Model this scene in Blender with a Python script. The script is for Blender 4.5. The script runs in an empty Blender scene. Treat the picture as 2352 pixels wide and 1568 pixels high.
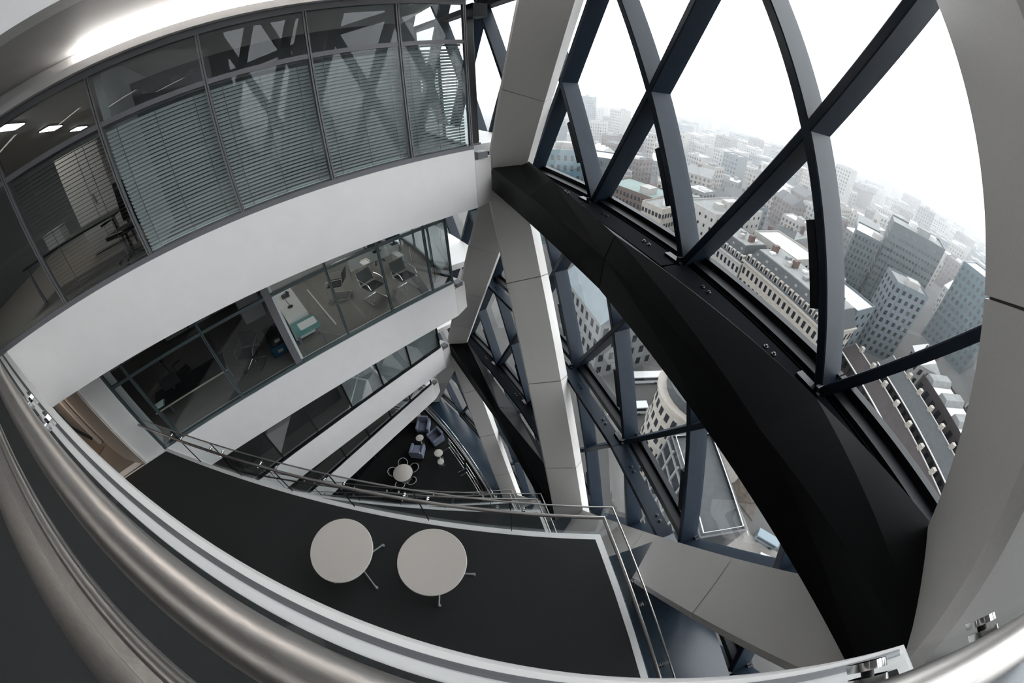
import bpy, math, random
from mathutils import Vector, Matrix

# ---------------------------------------------------------------- camera, sky, exposure
S = bpy.context.scene
COL = S.collection
CAM = Vector((7.3185, 23.3409, 1.2997))
AZ, PITCH, ROLL = -1.10617361, 0.715634527, -0.025819515
SKY_STRENGTH = 3.0
cd = bpy.data.cameras.new('camera')
cam = bpy.data.objects.new('camera', cd)
COL.objects.link(cam)
cd.type = 'PANO'
cd.panorama_type = 'FISHEYE_LENS_POLYNOMIAL'
cd.sensor_fit = 'HORIZONTAL'
cd.sensor_width = 36.0
cd.fisheye_fov = math.radians(200)
cd.fisheye_polynomial_k0 = 0.0
cd.fisheye_polynomial_k1 = -7.89207275e-02
cd.fisheye_polynomial_k2 = 1.11431086e-06
cd.fisheye_polynomial_k3 = 2.58284265e-05
cd.fisheye_polynomial_k4 = -4.06875762e-07
cd.clip_start = 0.01
cd.clip_end = 5000
_f = Vector((math.sin(AZ) * math.cos(PITCH), math.cos(AZ) * math.cos(PITCH), -math.sin(PITCH)))
_r = Vector((math.cos(AZ), -math.sin(AZ), 0))
_u = _r.cross(_f)
_r2 = math.cos(ROLL) * _r + math.sin(ROLL) * _u
_u2 = _r2.cross(_f)
cam.matrix_world = Matrix(((_r2.x, _u2.x, -_f.x, CAM.x), (_r2.y, _u2.y, -_f.y, CAM.y),
                           (_r2.z, _u2.z, -_f.z, CAM.z), (0, 0, 0, 1)))
S.camera = cam

W = bpy.data.worlds.new('overcast_sky')
S.world = W
W.use_nodes = True
_bg = W.node_tree.nodes['Background']
_bg.inputs['Color'].default_value = (0.985, 0.99, 1.0, 1)
_bg.inputs['Strength'].default_value = SKY_STRENGTH

S.view_settings.view_transform = 'Standard'
S.view_settings.look = 'None'
S.view_settings.gamma = 1.0
S.view_settings.use_curve_mapping = False
S.view_settings.exposure = 1.0
S.cycles.max_bounces = 7
S.cycles.diffuse_bounces = 4
S.cycles.glossy_bounces = 4
S.cycles.transparent_max_bounces = 18
S.cycles.caustics_reflective = False
S.cycles.caustics_refractive = False

# ---------------------------------------------------------------- constants of the building
H = 4.15            # floor to floor
RF = 27.682         # inner face of the facade mullions
ZO = -0.874         # facade node height relative to the floor
RR, RS, RB = 26.456, 27.094, 27.371   # column: inner ridge, side corners, back
ZS = -0.93          # height of the structural nodes relative to the floor
RSLAB = 25.9        # slab edge towards the facade
rnd = random.Random(7)

def P(deg, R, z=0.0):
    a = math.radians(deg)
    return Vector((R * math.sin(a), R * math.cos(a), z))

def turn(v, deg):
    t = math.radians(deg)
    return Vector((v[0] * math.cos(t) + v[1] * math.sin(t), -v[0] * math.sin(t) + v[1] * math.cos(t), v[2] if len(v) > 2 else 0.0))

# left partition of level l: s runs from the facade inwards, m towards the light well
def Q(l, s, m=0.0, z=0.0):
    e = P(2.5016 + 5 * l, 25.0)
    az = math.radians(167.771 + 5 * l)
    d = Vector((math.sin(az), math.cos(az), 0))
    n = Vector((-d.y, d.x, 0))
    return e + d * s + n * m + Vector((0, 0, l * H + z))

# right-hand slab edge of level l: s runs from the facade corner inwards, n towards the well
def E(l, s, n=0.0, z=0.0):
    a = turn((6.36, 25.19, 0), 5 * (l + 1))
    b = turn((1.27, 17.53, 0), 5 * (l + 1))
    d = (b - a).normalized()
    nn = Vector((d.y, -d.x, 0))
    if nn.dot(P(5 * (l + 1), 26) - a) < 0:
        nn = -nn
    return a + d * s + nn * n + Vector((0, 0, l * H + z))

# ---------------------------------------------------------------- materials
MATS = {}
def mat(name, color, rough=0.5, metal=0.0, noise=0.0, nscale=40.0, bump=0.0, bscale=120.0, spec=0.5, emit=None, estr=0.0, stretch=None, coat=0.0):
    m = bpy.data.materials.new(name)
    m.use_nodes = True
    nt = m.node_tree
    b = nt.nodes['Principled BSDF']
    b.inputs['Base Color'].default_value = (*color, 1)
    b.inputs['Roughness'].default_value = rough
    b.inputs['Metallic'].default_value = metal
    b.inputs['Specular IOR Level'].default_value = spec
    b.inputs['Coat Weight'].default_value = coat
    if noise or bump:
        tc = nt.nodes.new('ShaderNodeTexCoord')
        src = tc.outputs['Object']
        if stretch:
            mp = nt.nodes.new('ShaderNodeMapping')
            mp.inputs['Scale'].default_value = stretch
            nt.links.new(src, mp.inputs['Vector'])
            src = mp.outputs['Vector']
    if noise:
        n = nt.nodes.new('ShaderNodeTexNoise')
        n.inputs['Scale'].default_value = nscale
        n.inputs['Detail'].default_value = 4
        nt.links.new(src, n.inputs['Vector'])
        r = nt.nodes.new('ShaderNodeValToRGB')
        r.color_ramp.elements[0].position = 0.3
        r.color_ramp.elements[1].position = 0.7
        r.color_ramp.elements[0].color = (*[c * (1 - noise) for c in color], 1)
        r.color_ramp.elements[1].color = (*[min(1, c * (1 + noise)) for c in color], 1)
        nt.links.new(n.outputs['Fac'], r.inputs['Fac'])
        nt.links.new(r.outputs['Color'], b.inputs['Base Color'])
    if bump:
        n2 = nt.nodes.new('ShaderNodeTexNoise')
        n2.inputs['Scale'].default_value = bscale
        n2.inputs['Detail'].default_value = 3
        nt.links.new(src, n2.inputs['Vector'])
        bp = nt.nodes.new('ShaderNodeBump')
        bp.inputs['Strength'].default_value = bump
        bp.inputs['Distance'].default_value = 0.01
        nt.links.new(n2.outputs['Fac'], bp.inputs['Height'])
        nt.links.new(bp.outputs['Normal'], b.inputs['Normal'])
    if emit:
        b.inputs['Emission Color'].default_value = (*emit, 1)
        b.inputs['Emission Strength'].default_value = estr
    MATS[name] = m
    return m

def glass(name, tint, refl=1.0, rough=0.0, ior=1.5):
    m = bpy.data.materials.new(name)
    m.use_nodes = True
    nt = m.node_tree
    nt.nodes.clear()
    out = nt.nodes.new('ShaderNodeOutputMaterial')
    mix = nt.nodes.new('ShaderNodeMixShader')
    tr = nt.nodes.new('ShaderNodeBsdfTransparent')
    tr.inputs['Color'].default_value = (*tint, 1)
    gl = nt.nodes.new('ShaderNodeBsdfGlossy')
    gl.inputs['Roughness'].default_value = rough
    gl.inputs['Color'].default_value = (0.96, 0.98, 1, 1)
    fr = nt.nodes.new('ShaderNodeFresnel')
    fr.inputs['IOR'].default_value = ior
    mu = nt.nodes.new('ShaderNodeMath')
    mu.operation = 'MULTIPLY'
    mu.use_clamp = True
    mu.inputs[1].default_value = refl
    nt.links.new(fr.outputs['Fac'], mu.inputs[0])
    nt.links.new(mu.outputs[0], mix.inputs['Fac'])
    nt.links.new(tr.outputs[0], mix.inputs[1])
    nt.links.new(gl.outputs[0], mix.inputs[2])
    nt.links.new(mix.outputs[0], out.inputs['Surface'])
    MATS[name] = m
    return m

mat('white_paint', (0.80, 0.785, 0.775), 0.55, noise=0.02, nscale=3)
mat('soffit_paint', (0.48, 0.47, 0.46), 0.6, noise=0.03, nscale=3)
mat('warm_paint', (0.74, 0.68, 0.63), 0.55, noise=0.02, nscale=3)
mat('column_clad', (0.60, 0.58, 0.56), 0.42, noise=0.03, nscale=60, bump=0.03, bscale=300)
mat('joint_grey', (0.10, 0.095, 0.09), 0.8)
mat('beam_black', (0.0030, 0.0033, 0.0038), 0.42, noise=0.15, nscale=2, spec=0.12)
mat('mullion_blue', (0.0105, 0.0170, 0.0265), 0.40, noise=0.12, nscale=5, spec=0.16)
mat('plate_blue', (0.0055, 0.016, 0.028), 0.24, noise=0.1, nscale=3, spec=0.6)
mat('frame_black', (0.006, 0.007, 0.009), 0.5, noise=0.2, nscale=4, spec=0.2)
mat('bolt_steel', (0.06, 0.06, 0.063), 0.45, metal=1.0)
mat('frame_grey', (0.16, 0.16, 0.17), 0.45, metal=0.3)
mat('frame_teal', (0.09, 0.12, 0.125), 0.4, metal=0.3)
mat('carpet_dark', (0.020, 0.0225, 0.023), 0.95, noise=0.35, nscale=420, bump=0.3, bscale=700)
mat('ledge_black', (0.005, 0.006, 0.008), 0.85, spec=0.05)
mat('carpet_black', (0.0028, 0.003, 0.0033), 0.95, noise=0.3, nscale=400)
mat('carpet_brown', (0.16, 0.135, 0.115), 0.95, noise=0.2, nscale=300)
mat('office_carpet', (0.20, 0.182, 0.165), 0.95, noise=0.25, nscale=200)
mat('steel', (0.50, 0.475, 0.455), 0.36, metal=1.0, noise=0.08, nscale=60, bump=0.05, bscale=200, stretch=(1, 1, 30))
mat('steel_bright', (0.68, 0.67, 0.66), 0.16, metal=1.0)
mat('table_top', (0.60, 0.555, 0.515), 0.45, noise=0.05, nscale=30, stretch=(1, 8, 1))
mat('leg_grey', (0.27, 0.29, 0.30), 0.4, metal=0.6)
mat('blind', (0.52, 0.545, 0.55), 0.5, noise=0.03, nscale=8)
mat('blind_dark', (0.10, 0.10, 0.10), 0.5)
mat('black_leather', (0.008, 0.008, 0.009), 0.42)
mat('chrome', (0.75, 0.75, 0.75), 0.10, metal=1.0)
mat('blue_fabric', (0.20, 0.22, 0.295), 0.9, noise=0.15, nscale=250)
mat('beige_wood', (0.42, 0.36, 0.29), 0.5, noise=0.08, nscale=12, stretch=(1, 8, 1))
mat('white_desk', (0.62, 0.60, 0.58), 0.4)
mat('teal_paper', (0.10, 0.25, 0.24), 0.4)
mat('blue_plastic', (0.012, 0.075, 0.15), 0.4)
mat('dark_plastic', (0.012, 0.013, 0.014), 0.45)
mat('white_paper', (0.75, 0.75, 0.74), 0.7)
mat('red_paper', (0.55, 0.10, 0.06), 0.6)
mat('orange_paper', (0.60, 0.22, 0.08), 0.6)
mat('cyan_paper', (0.10, 0.32, 0.36), 0.6)
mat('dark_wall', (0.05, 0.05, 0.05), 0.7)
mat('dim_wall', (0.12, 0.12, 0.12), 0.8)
mat('grey_wall', (0.33, 0.325, 0.32), 0.7)
mat('frosted', (0.36, 0.38, 0.38), 0.55, noise=0.12, nscale=1.5)
mat('cove_lamp', (0.9, 0.9, 0.9), 0.5, emit=(1, 0.97, 0.93), estr=42.0)
mat('strip_lamp', (0.9, 0.9, 0.9), 0.5, emit=(1, 0.95, 0.88), estr=5.0)
mat('warm_lamp', (0.9, 0.85, 0.8), 0.5, emit=(1, 0.80, 0.62), estr=40.0)
mat('lamp_panel', (0.9, 0.9, 0.9), 0.5, emit=(1, 0.95, 0.88), estr=14.0)
glass('facade_glass', (0.80, 0.835, 0.85), 1.0)
glass('office_glass', (0.87, 0.92, 0.92), 0.7)
glass('rail_glass', (0.97, 0.98, 0.98), 0.16)
glass('dim_glass', (0.74, 0.78, 0.78), 0.3)
glass('near_rail_glass', (0.985, 0.99, 0.99), 0.04)

# ---------------------------------------------------------------- mesh building
class MB:
    def __init__(s):
        s.v, s.f = [], []
    def add(s, vs, fs):
        b = len(s.v)
        s.v += [Vector(v) for v in vs]
        s.f += [tuple(b + i for i in f) for f in fs]
        return s
    def box(s, c, ax, ay, az):
        """box from its centre and three half-extent vectors"""
        c, ax, ay, az = Vector(c), Vector(ax), Vector(ay), Vector(az)
        vs = [c + ax * i + ay * j + az * k for k in (-1, 1) for j in (-1, 1) for i in (-1, 1)]
        return s.add(vs, [(0, 2, 3, 1), (4, 5, 7, 6), (0, 1, 5, 4), (2, 6, 7, 3), (0, 4, 6, 2), (1, 3, 7, 5)])
    def bx(s, x0, x1, y0, y1, z0, z1):
        return s.box(((x0 + x1) / 2, (y0 + y1) / 2, (z0 + z1) / 2), ((x1 - x0) / 2, 0, 0), (0, (y1 - y0) / 2, 0), (0, 0, (z1 - z0) / 2))
    def loft(s, rings, caps=True):
        n = len(rings[0])
        vs = [v for r in rings for v in r]
        fs = []
        for k in range(len(rings) - 1):
            for i in range(n):
                j = (i + 1) % n
                fs.append((k * n + i, k * n + j, (k + 1) * n + j, (k + 1) * n + i))
        if caps:
            fs.append(tuple(range(n - 1, -1, -1)))
            fs.append(tuple((len(rings) - 1) * n + i for i in range(n)))
        return s.add(vs, fs)
    def prism(s, poly, z0, z1):
        return s.loft([[Vector((p[0], p[1], z0)) for p in poly], [Vector((p[0], p[1], z1)) for p in poly]])
    def tube(s, path, r, n=10, closed=False):
        path = [Vector(p) for p in path]
        rings = []
        up = Vector((0, 0, 1))
        m = len(path)
        for i, p in enumerate(path):
            a = path[(i - 1) % m] if (i > 0 or closed) else path[i]
            b = path[(i + 1) % m] if (i < m - 1 or closed) else path[i]
            t = (b - a).normalized()
            u = up if abs(t.dot(up)) < 0.95 else Vector((1, 0, 0))
            x = t.cross(u).normalized()
            y = x.cross(t).normalized()
            k = 1.0
            if 0 < i < m - 1:
                c = (path[i] - path[i - 1]).normalized().dot((path[i + 1] - path[i]).normalized())
                k = 1.0 / max(0.5, math.sqrt((1 + c) / 2))
            rings.append([p + (x * math.cos(2 * math.pi * j / n) * (k if abs(t.z) < .5 else 1) + y * math.sin(2 * math.pi * j / n)) * r for j in range(n)])
        if closed:
            rings.append(rings[0])
        return s.loft(rings, not closed)
    def lathe(s, prof, n=32, c=(0, 0, 0)):
        c = Vector(c)
        rings = [[c + Vector((r * math.cos(2 * math.pi * j / n), r * math.sin(2 * math.pi * j / n), z)) for j in range(n)] for r, z in prof]
        return s.loft(rings)
    def mesh(s, name, smooth=False):
        me = bpy.data.meshes.new(name)
        me.from_pydata([tuple(v) for v in s.v], [], s.f)
        me.update()
        import bmesh
        bm = bmesh.new()
        bm.from_mesh(me)
        bmesh.ops.recalc_face_normals(bm, faces=bm.faces)
        bm.to_mesh(me)
        bm.free()
        if smooth:
            for p in me.polygons:
                p.use_smooth = len(p.vertices) <= 4
            me.set_sharp_from_angle(angle=math.radians(40))
        return me

BASE = {}
def link(o, parent=None):
    COL.objects.link(o)
    if parent is not None:
        o.parent = parent
    return o

def tag(o, label=None, cat=None, group=None, kind=None):
    if label: o['label'] = label
    if cat: o['category'] = cat
    if group: o['group'] = group
    if kind: o['kind'] = kind
    return o

def thing(name, label, cat, loc=(0, 0, 0), rotz=0.0, group=None, kind=None):
    o = bpy.data.objects.new(name, None)
    o.empty_display_size = 0.2
    link(o)
    o.location = loc
    o.rotation_euler = (0, 0, rotz)
    tag(o, label, cat, group, kind)
    BASE[o.name] = Vector(loc)
    return o

def part(name, mb, m, parent, smooth=False, world=False, bevel=0.0, label=None):
    """one mesh object; world=True means the builder used world coordinates"""
    if world and parent is not None:
        b = BASE[parent.name]
        for v in mb.v:
            v -= b
    me = mb.mesh(name, smooth)
    me.materials.append(MATS[m])
    o = bpy.data.objects.new(name, me)
    link(o, parent)
    BASE[o.name] = BASE[parent.name].copy() if parent is not None else Vector((0, 0, 0))
    if bevel:
        md = o.modifiers.new('bevel', 'BEVEL')
        md.width = bevel
        md.segments = 2
        md.limit_method = 'ANGLE'
    if label: o['label'] = label
    return o

def single(name, mb, m, label, cat, smooth=False, group=None, kind=None, bevel=0.0, loc=None):
    """a thing that is one mesh; world coordinates, origin moved to loc"""
    if loc is not None:
        for v in mb.v:
            v -= Vector(loc)
    o = part(name, mb, m, None, smooth, bevel=bevel)
    if loc is not None:
        o.location = loc
    return tag(o, label, cat, group, kind)

def inst(name, me, mw, parent=None):
    """an object sharing mesh data, placed by its world matrix (parents are unrotated)"""
    o = bpy.data.objects.new(name, me)
    link(o, parent)
    if parent is not None:
        mw = Matrix.Translation(-BASE[parent.name]) @ mw
    o.matrix_basis = mw
    return o

def copy_tree(o, parent=None):
    c = o.copy()
    COL.objects.link(c)
    c.parent = parent
    for ch in [x for x in bpy.data.objects if x.parent == o] if parent is None else list(o.children):
        copy_tree(ch, c)
    return c

def frame(a, b, out):
    """matrix with x along a->b, y along out (made perpendicular), origin in the middle; and the length"""
    x = (b - a)
    L = x.length
    x = x.normalized()
    y = (out - x * out.dot(x)).normalized()
    z = x.cross(y)
    o = (a + b) / 2
    return Matrix(((x.x, y.x, z.x, o.x), (x.y, y.y, z.y, o.y), (x.z, y.z, z.z, o.z), (0, 0, 0, 1))), L
# ---------------------------------------------------------------- facade: diamonds, triangles and transoms of glass
fac = thing('wall_facade', 'glazed diagrid facade of dark diagonal mullions with diamond and triangular panes', 'facade', P(5, RF, -5 * H + ZO), kind='structure')
K0, K1, L0_, L1_ = -6, 5, -5, 2
def nd(k, l): return P(5 * k, RF, l * H + ZO)
seg_len = (nd(0, 0) - P(2.5, RF, ZO + H / 2)).length
mbm = MB()
hw, dp = 0.05, 0.24
OPZ = 0.097
# a mullion: inner face at y=0 with chamfered shoulders, running back to the glass
sec = [(-hw, -0.11), (-hw + 0.012, -0.12), (hw - 0.012, -0.12), (hw, -0.11), (hw, dp), (-hw, dp)]
mbm.loft([[Vector((x, y, w)) for w, y in sec] for x in (-seg_len / 2, seg_len / 2)])
me_mul = mbm.mesh('mullion'); me_mul.materials.append(MATS['mullion_blue'])
tl = (nd(0, 0) - nd(1, 0)).length
mbt = MB().box((0, 0.16, 0), (tl / 2, 0, 0), (0, 0.16, 0), (0, 0, 0.07)); mbt.box((0, 0.22, 0.10), (tl / 2, 0, 0), (0, 0.05, 0), (0, 0, 0.05))
me_tr = mbt.mesh('transom'); me_tr.materials.append(MATS['frame_black'])
mbl = MB().box((0, -0.26, -0.03), (tl / 2, 0, 0), (0, 0.15, 0), (0, 0, 0.03)); mbl.box((0, -0.40, 0.0), (tl / 2, 0, 0), (0, 0.01, 0), (0, 0, 0.05))
me_le = mbl.mesh('ledge'); me_le.materials.append(MATS['mullion_blue'])
mbk = MB().box((0, -0.26, -0.03), (tl / 2, 0, 0), (0, 0.19, 0), (0, 0, 0.05)); mbk.box((0, -0.03, -0.01), (tl / 2, 0, 0), (0, 0.008, 0), (0, 0, 0.035))
me_lk = mbk.mesh('ledge_black'); me_lk.materials.append(MATS['ledge_black'])
mo = MB().box((0, -0.07, OPZ), (0.40, 0, 0), (0, 0.045, 0), (0, 0, 0.045))
me_op = mo.mesh('window_opener'); me_op.materials.append(MATS['frame_black'])
mst = MB().lathe([(0.028, 0), (0.028, 0.012), (0.014, 0.014), (0.014, 0.03)], 10)
me_bolt = mst.mesh('bolt'); me_bolt.materials.append(MATS['bolt_steel'])
mbr = MB().box((0, 0, 0), (0.16, 0, 0), (0, 0.05, 0), (0, 0, 0.02)).box((0.1, 0, 0.04), (0.02, 0, 0), (0, 0.05, 0), (0, 0, 0.04))
me_br = mbr.mesh('bracket_plate'); me_br.materials.append(MATS['bolt_steel'])
RG = RF + 0.18
def pane_mesh(name, pts):
    mb = MB()
    c = sum(pts, Vector()) / len(pts)
    mb.add([c + (p - c) * 0.985 for p in pts], [tuple(range(len(pts)))])
    me = mb.mesh(name); me.materials.append(MATS['facade_glass'])
    return me
g = lambda k, l: P(5 * k, RG, l * H + ZO)
me_dia = pane_mesh('diamond_pane', [g(0, 0), g(.5, .5), g(0, 1), g(-.5, .5)])
me_up = pane_mesh('triangle_pane', [g(0, 0), g(1, 0), g(.5, .5)])
me_dn = pane_mesh('triangle_pane', [g(0, 1), g(1, 1), g(.5, .5)])
Rz = lambda deg: Matrix.Rotation(-math.radians(deg), 4, 'Z')
for l in range(L0_, L1_ + 1):
    for k in range(K0, K1 + 1):
        rad = P(5 * k, 1)
        x = P(5 * k + 2.5, RF, (l + .5) * H + ZO)
        for a, b in ((nd(k, l), x), (x, nd(k + 1, l + 1)), (nd(k + 1, l), x), (x, nd(k, l + 1))) if -4 <= l <= 1 else ():
            m, _ = frame(a, b, P(5 * k + 2.5, 1))
            inst('mullion', me_mul, m, fac)
        m, _ = frame(nd(k, l), nd(k + 1, l), P(5 * k + 2.5, 1))
        inst('transom', me_tr, m, fac)
        if -3 <= k <= 5 and l <= 0:
            inst('sill_ledge', me_lk if l % 2 == 0 else me_le, m, fac)
            if l >= -2:
                for t in (-0.62, -0.5, 0.5, 0.62):
                    inst('bolt', me_bolt, m @ Matrix.Translation((t, -0.22, 0.02)), fac)
                inst('bracket_plate', me_br, m @ Matrix.Translation((tl / 2 - 0.12, -0.14, 0.03)), fac)
        if -2 <= k <= 4 and -2 <= l <= 0:
            m2, _ = frame(nd(k + 1, l), x, P(5 * k + 2.5, 1))
            inst('window_opener', me_op, m2 @ Matrix.Diagonal((1, 1, 1, 1)), fac)
        T = Matrix.Translation((0, 0, l * H))
        inst('diamond_pane', me_dia, T @ Rz(5 * k), fac)
        inst('triangle_pane', me_up, T @ Rz(5 * k), fac)
        inst('triangle_pane', me_dn, T @ Rz(5 * k), fac)

# ---------------------------------------------------------------- white diagonal columns of the structure, clad in panels
SECT = [(0.045, RR), (0.506, RS), (0.30, RB), (-0.30, RB), (-0.506, RS), (-0.045, RR)]
def column(a, b, label):
    za, zb = a[1] * H + ZS, b[1] * H + ZS
    t = thing('diagonal_column', label, 'column', P(b[0] if zb < za else a[0], RS, min(za, zb)))
    def ring(u, sc=1.0):
        out = []
        for w, R in SECT:
            R = RS + (R - RS) * sc
            p, q = P(a[0], R, za), P(b[0], R, zb)
            ax = (q - p).normalized()
            rad = Vector((p.x + q.x, p.y + q.y, 0)).normalized()
            wv = ax.cross(rad).normalized()
            out.append(p.lerp(q, u) + wv * w * sc)
        return out
    part('core', MB().loft([ring(-0.01, 0.94), ring(1.01, 0.94)]), 'joint_grey', t, world=True)
    cuts = [-0.015, 0.245, 0.5, 0.755, 1.015]
    for i in range(4):
        e0, e1 = (0.0 if i == 0 else 0.0009), (0.0 if i == 3 else 0.0009)
        part('cladding_panel', MB().loft([ring(cuts[i] + e0), ring(cuts[i + 1] - e1)]), 'column_clad', t, world=True)
    return t
column((0, 0), (10, 2), 'white faceted column leaning right beside the tall city windows, from office corner up')
column((20, 0), (10, 2), 'large grey-white faceted column filling the right edge of the picture')
column((0, 0), (10, -2), 'white faceted column dropping from the black beam end behind the balcony rail')
column((20, 0), (10, -2), 'pale faceted column running beneath the big black beam at lower right')
column((0, 0), (-10, -2), 'short white column slanting down left along the ends of the office floors')
column((-10, -2), (0, -4), 'slim white column behind the smaller black beam, beside the lowest lounge')
column((-10, -2), (-20, -4), 'white column slanting into the top corner of the lowest lounge floor')
column((10, -2), (0, -4), 'white column below the balcony, slanting down left to the lowest level')
column((10, -2), (20, -4), 'white column below the balcony, slanting down right to the lowest level')

# ---------------------------------------------------------------- black horizontal ring beams between the nodes
def beam(d0, lev, label):
    z = lev * H
    N = [(27.30, -0.40), (26.55, -0.56), (26.44, -0.98), (27.15, -1.30), (27.38, -0.80)]
    M = [(26.43, -0.34), (26.33, -0.62), (26.31, -1.03), (26.95, -1.30), (27.05, -0.75)]
    t = thing('ring_beam', label, 'beam', P(d0 + 10, 26.6, z - 1.3))
    r0 = [P(d0, R, z + h) for R, h in N]
    r1 = [P(d0 + 10, R, z + h) for R, h in M]
    r2 = [P(d0 + 20, R, z + h) for R, h in N]
    lp = lambda a, b, u: [x.lerp(y, u) for x, y in zip(a, b)]
    for a, b in ((lp(r0, r1, 0.0), lp(r0, r1, .5)), (lp(r0, r1, .5), lp(r0, r1, .9985)), (lp(r1, r2, .0015), lp(r1, r2, .55)), (lp(r1, r2, .55), lp(r1, r2, 1))):
        part('casing_panel', MB().loft([a, b]), 'beam_black', t, world=True)
    return t
beam(0, 0, 'huge black faceted beam crossing the picture diagonally below the city windows')
beam(-10, -2, 'smaller black faceted beam two floors below, behind the white column')
beam(10, -2, 'dark blue-black beam under the balcony with the round tables')
beam(-20, -4, 'dark beam beside the railing of the lowest lounge')
beam(0, -4, 'dark beam at the foot of the columns under the balcony')

# ---------------------------------------------------------------- slabs of the left office wing
def arc(d0, d1, R, n=10):
    return [P(d0 + (d1 - d0) * i / n, R) for i in range(n + 1)]
def ang(v): return math.degrees(math.atan2(v.x, v.y))
SEND = -0.93
LEVW = {2: 'above the picture top', 1: 'over the top office', 0: 'under the top office glazing', -1: 'under the furnished office', -2: 'under the grey-paned floor', -3: 'lowest of the row, above the lounge'}
BALW = {2: 'two floors above the camera', 1: 'one floor above the camera', 0: 'in the foreground under the camera', -1: 'with the two round tables', -2: 'just below the two-table balcony', -3: 'two below the round tables'}
for l in range(-3, 3):
    a, b = Q(l, SEND), Q(l, 10.5)
    # white spandrel band in front of the slab edge, with its stepped end at the column
    w = thing('wall_left', 'white spandrel band ' + LEVW[l], 'wall', Q(l, 4, -0.1, -1.17), kind='structure')
    mb = MB()
    pl = [Q(l, SEND, 0), Q(l, 10.5, 0), Q(l, 10.5, -0.25), Q(l, SEND, -0.25)]
    mb.prism(pl, l * H - 1.17, l * H)
    part('spandrel', mb, 'white_paint', w, world=True)
    mb = MB()
    mb.prism([Q(l, SEND - 0.004, 0), Q(l, SEND - 0.004, -0.5), Q(l, SEND - 0.42, -0.62), Q(l, SEND - 0.50, -0.18)], l * H - 1.17, l * H - 0.22)
    part('end_cladding', mb, 'column_clad', w, world=True)
    mb = MB().prism([Q(l, SEND - 0.10, -0.02), Q(l, SEND - 0.10, -0.25), Q(l, SEND - 0.32, -0.25), Q(l, SEND - 0.32, -0.02)], l * H - 0.21, l * H - 0.08)
    part('end_bracket', mb, 'frame_grey', w, world=True)
    fl = thing('floor', 'office floor slab behind the white band ' + LEVW[l], 'floor', Q(l, 4, -4, -1.17), kind='structure')
    a2 = Q(l, SEND, -0.255)
    poly = [a2, Q(l, 10.5, -0.255), Q(l, 10.5, -9.5)] + arc(ang(a2) - 24, ang(a2) - 0.3, RSLAB, 8)
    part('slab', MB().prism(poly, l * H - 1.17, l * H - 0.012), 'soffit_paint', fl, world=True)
    part('carpet', MB().prism(poly, l * H - 0.011, l * H), 'office_carpet', fl, world=True)
    # pale ledge between the office end and the facade
    led = arc(ang(a2) - 24, ang(a2) - 2.3, 27.55, 8) + arc(ang(a2) - 2.3, ang(a2) - 24, RSLAB + 0.02, 8)
    part('facade_ledge', MB().prism(led, l * H - 0.35, l * H - 0.15), 'white_paint', fl, world=True)

# ---------------------------------------------------------------- slabs of the right wing (the balconies)
ALEN = 9.197
def at_radius(l, n, R):
    """point of the line offset n from the edge of level l that lies at radius R"""
    a, b = -3.0, 4.0
    for _ in range(50):
        m = (a + b) / 2
        q = E(l, m, n)
        if math.hypot(q.x, q.y) > R: a = m
        else: b = m
    return E(l, (a + b) / 2, n)
def edge_n(l): return 0.222 if l == 0 else 0.08
for l in range(-3, 3):
    n = edge_n(l)
    A, B = E(l, 0, n), E(l, ALEN + n * 0.9, n)
    aa = ang(E(l, 0, n))
    fl = thing('floor', 'dark carpeted balcony floor ' + BALW[l], 'floor', E(l, 4, -5, -1.17), kind='structure')
    RSR = 25.88 if l == 0 else 26.03
    corner = P(aa + 0.0, RSR)
    poly = [corner, B, Q(l, 10.3, 0), P(26, 10)] + [p for p in arc(26.6, aa + 0.3, RSR, 8)]
    part('slab', MB().prism(poly, l * H - 1.17, l * H), 'white_paint', fl, world=True)
    nc = 0.075 if l == 0 else 0.0
    cA = at_radius(l, nc, RSR - 0.10)
    poly2 = [cA, E(l, ALEN - 0.05, nc), Q(l, 10.25, 0.05), P(25.9, 10.05)] + arc(26.5, ang(cA) + 0.4, RSR - 0.10, 8)
    part('carpet', MB().prism(poly2, l * H + 0.001, l * H + 0.012), 'carpet_dark', fl, world=True)
    # dark metal plate that closes the gap to the facade where the office wing begins
    pa = 14.7 + 5 * (l + 1)
    if pa < 26:
        part('infill_plate', MB().prism(arc(pa, 26.8, RSR + .01, 6) + arc(26.8, pa, 27.3, 6), l * H - 0.42, l * H - 0.30), 'plate_blue', fl, world=True)
    if l:
        continue
    s0, s1 = 0.124, 0.150
    mb = MB()
    mb.add([E(l, 0.2, s0, 0.003), E(l, ALEN, s0, 0.003), E(l, ALEN, s1, 0.003), E(l, 0.2, s1, 0.003)], [(0, 1, 2, 3)])
    part('glazing_channel', mb, 'frame_grey', fl, world=True)

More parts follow.
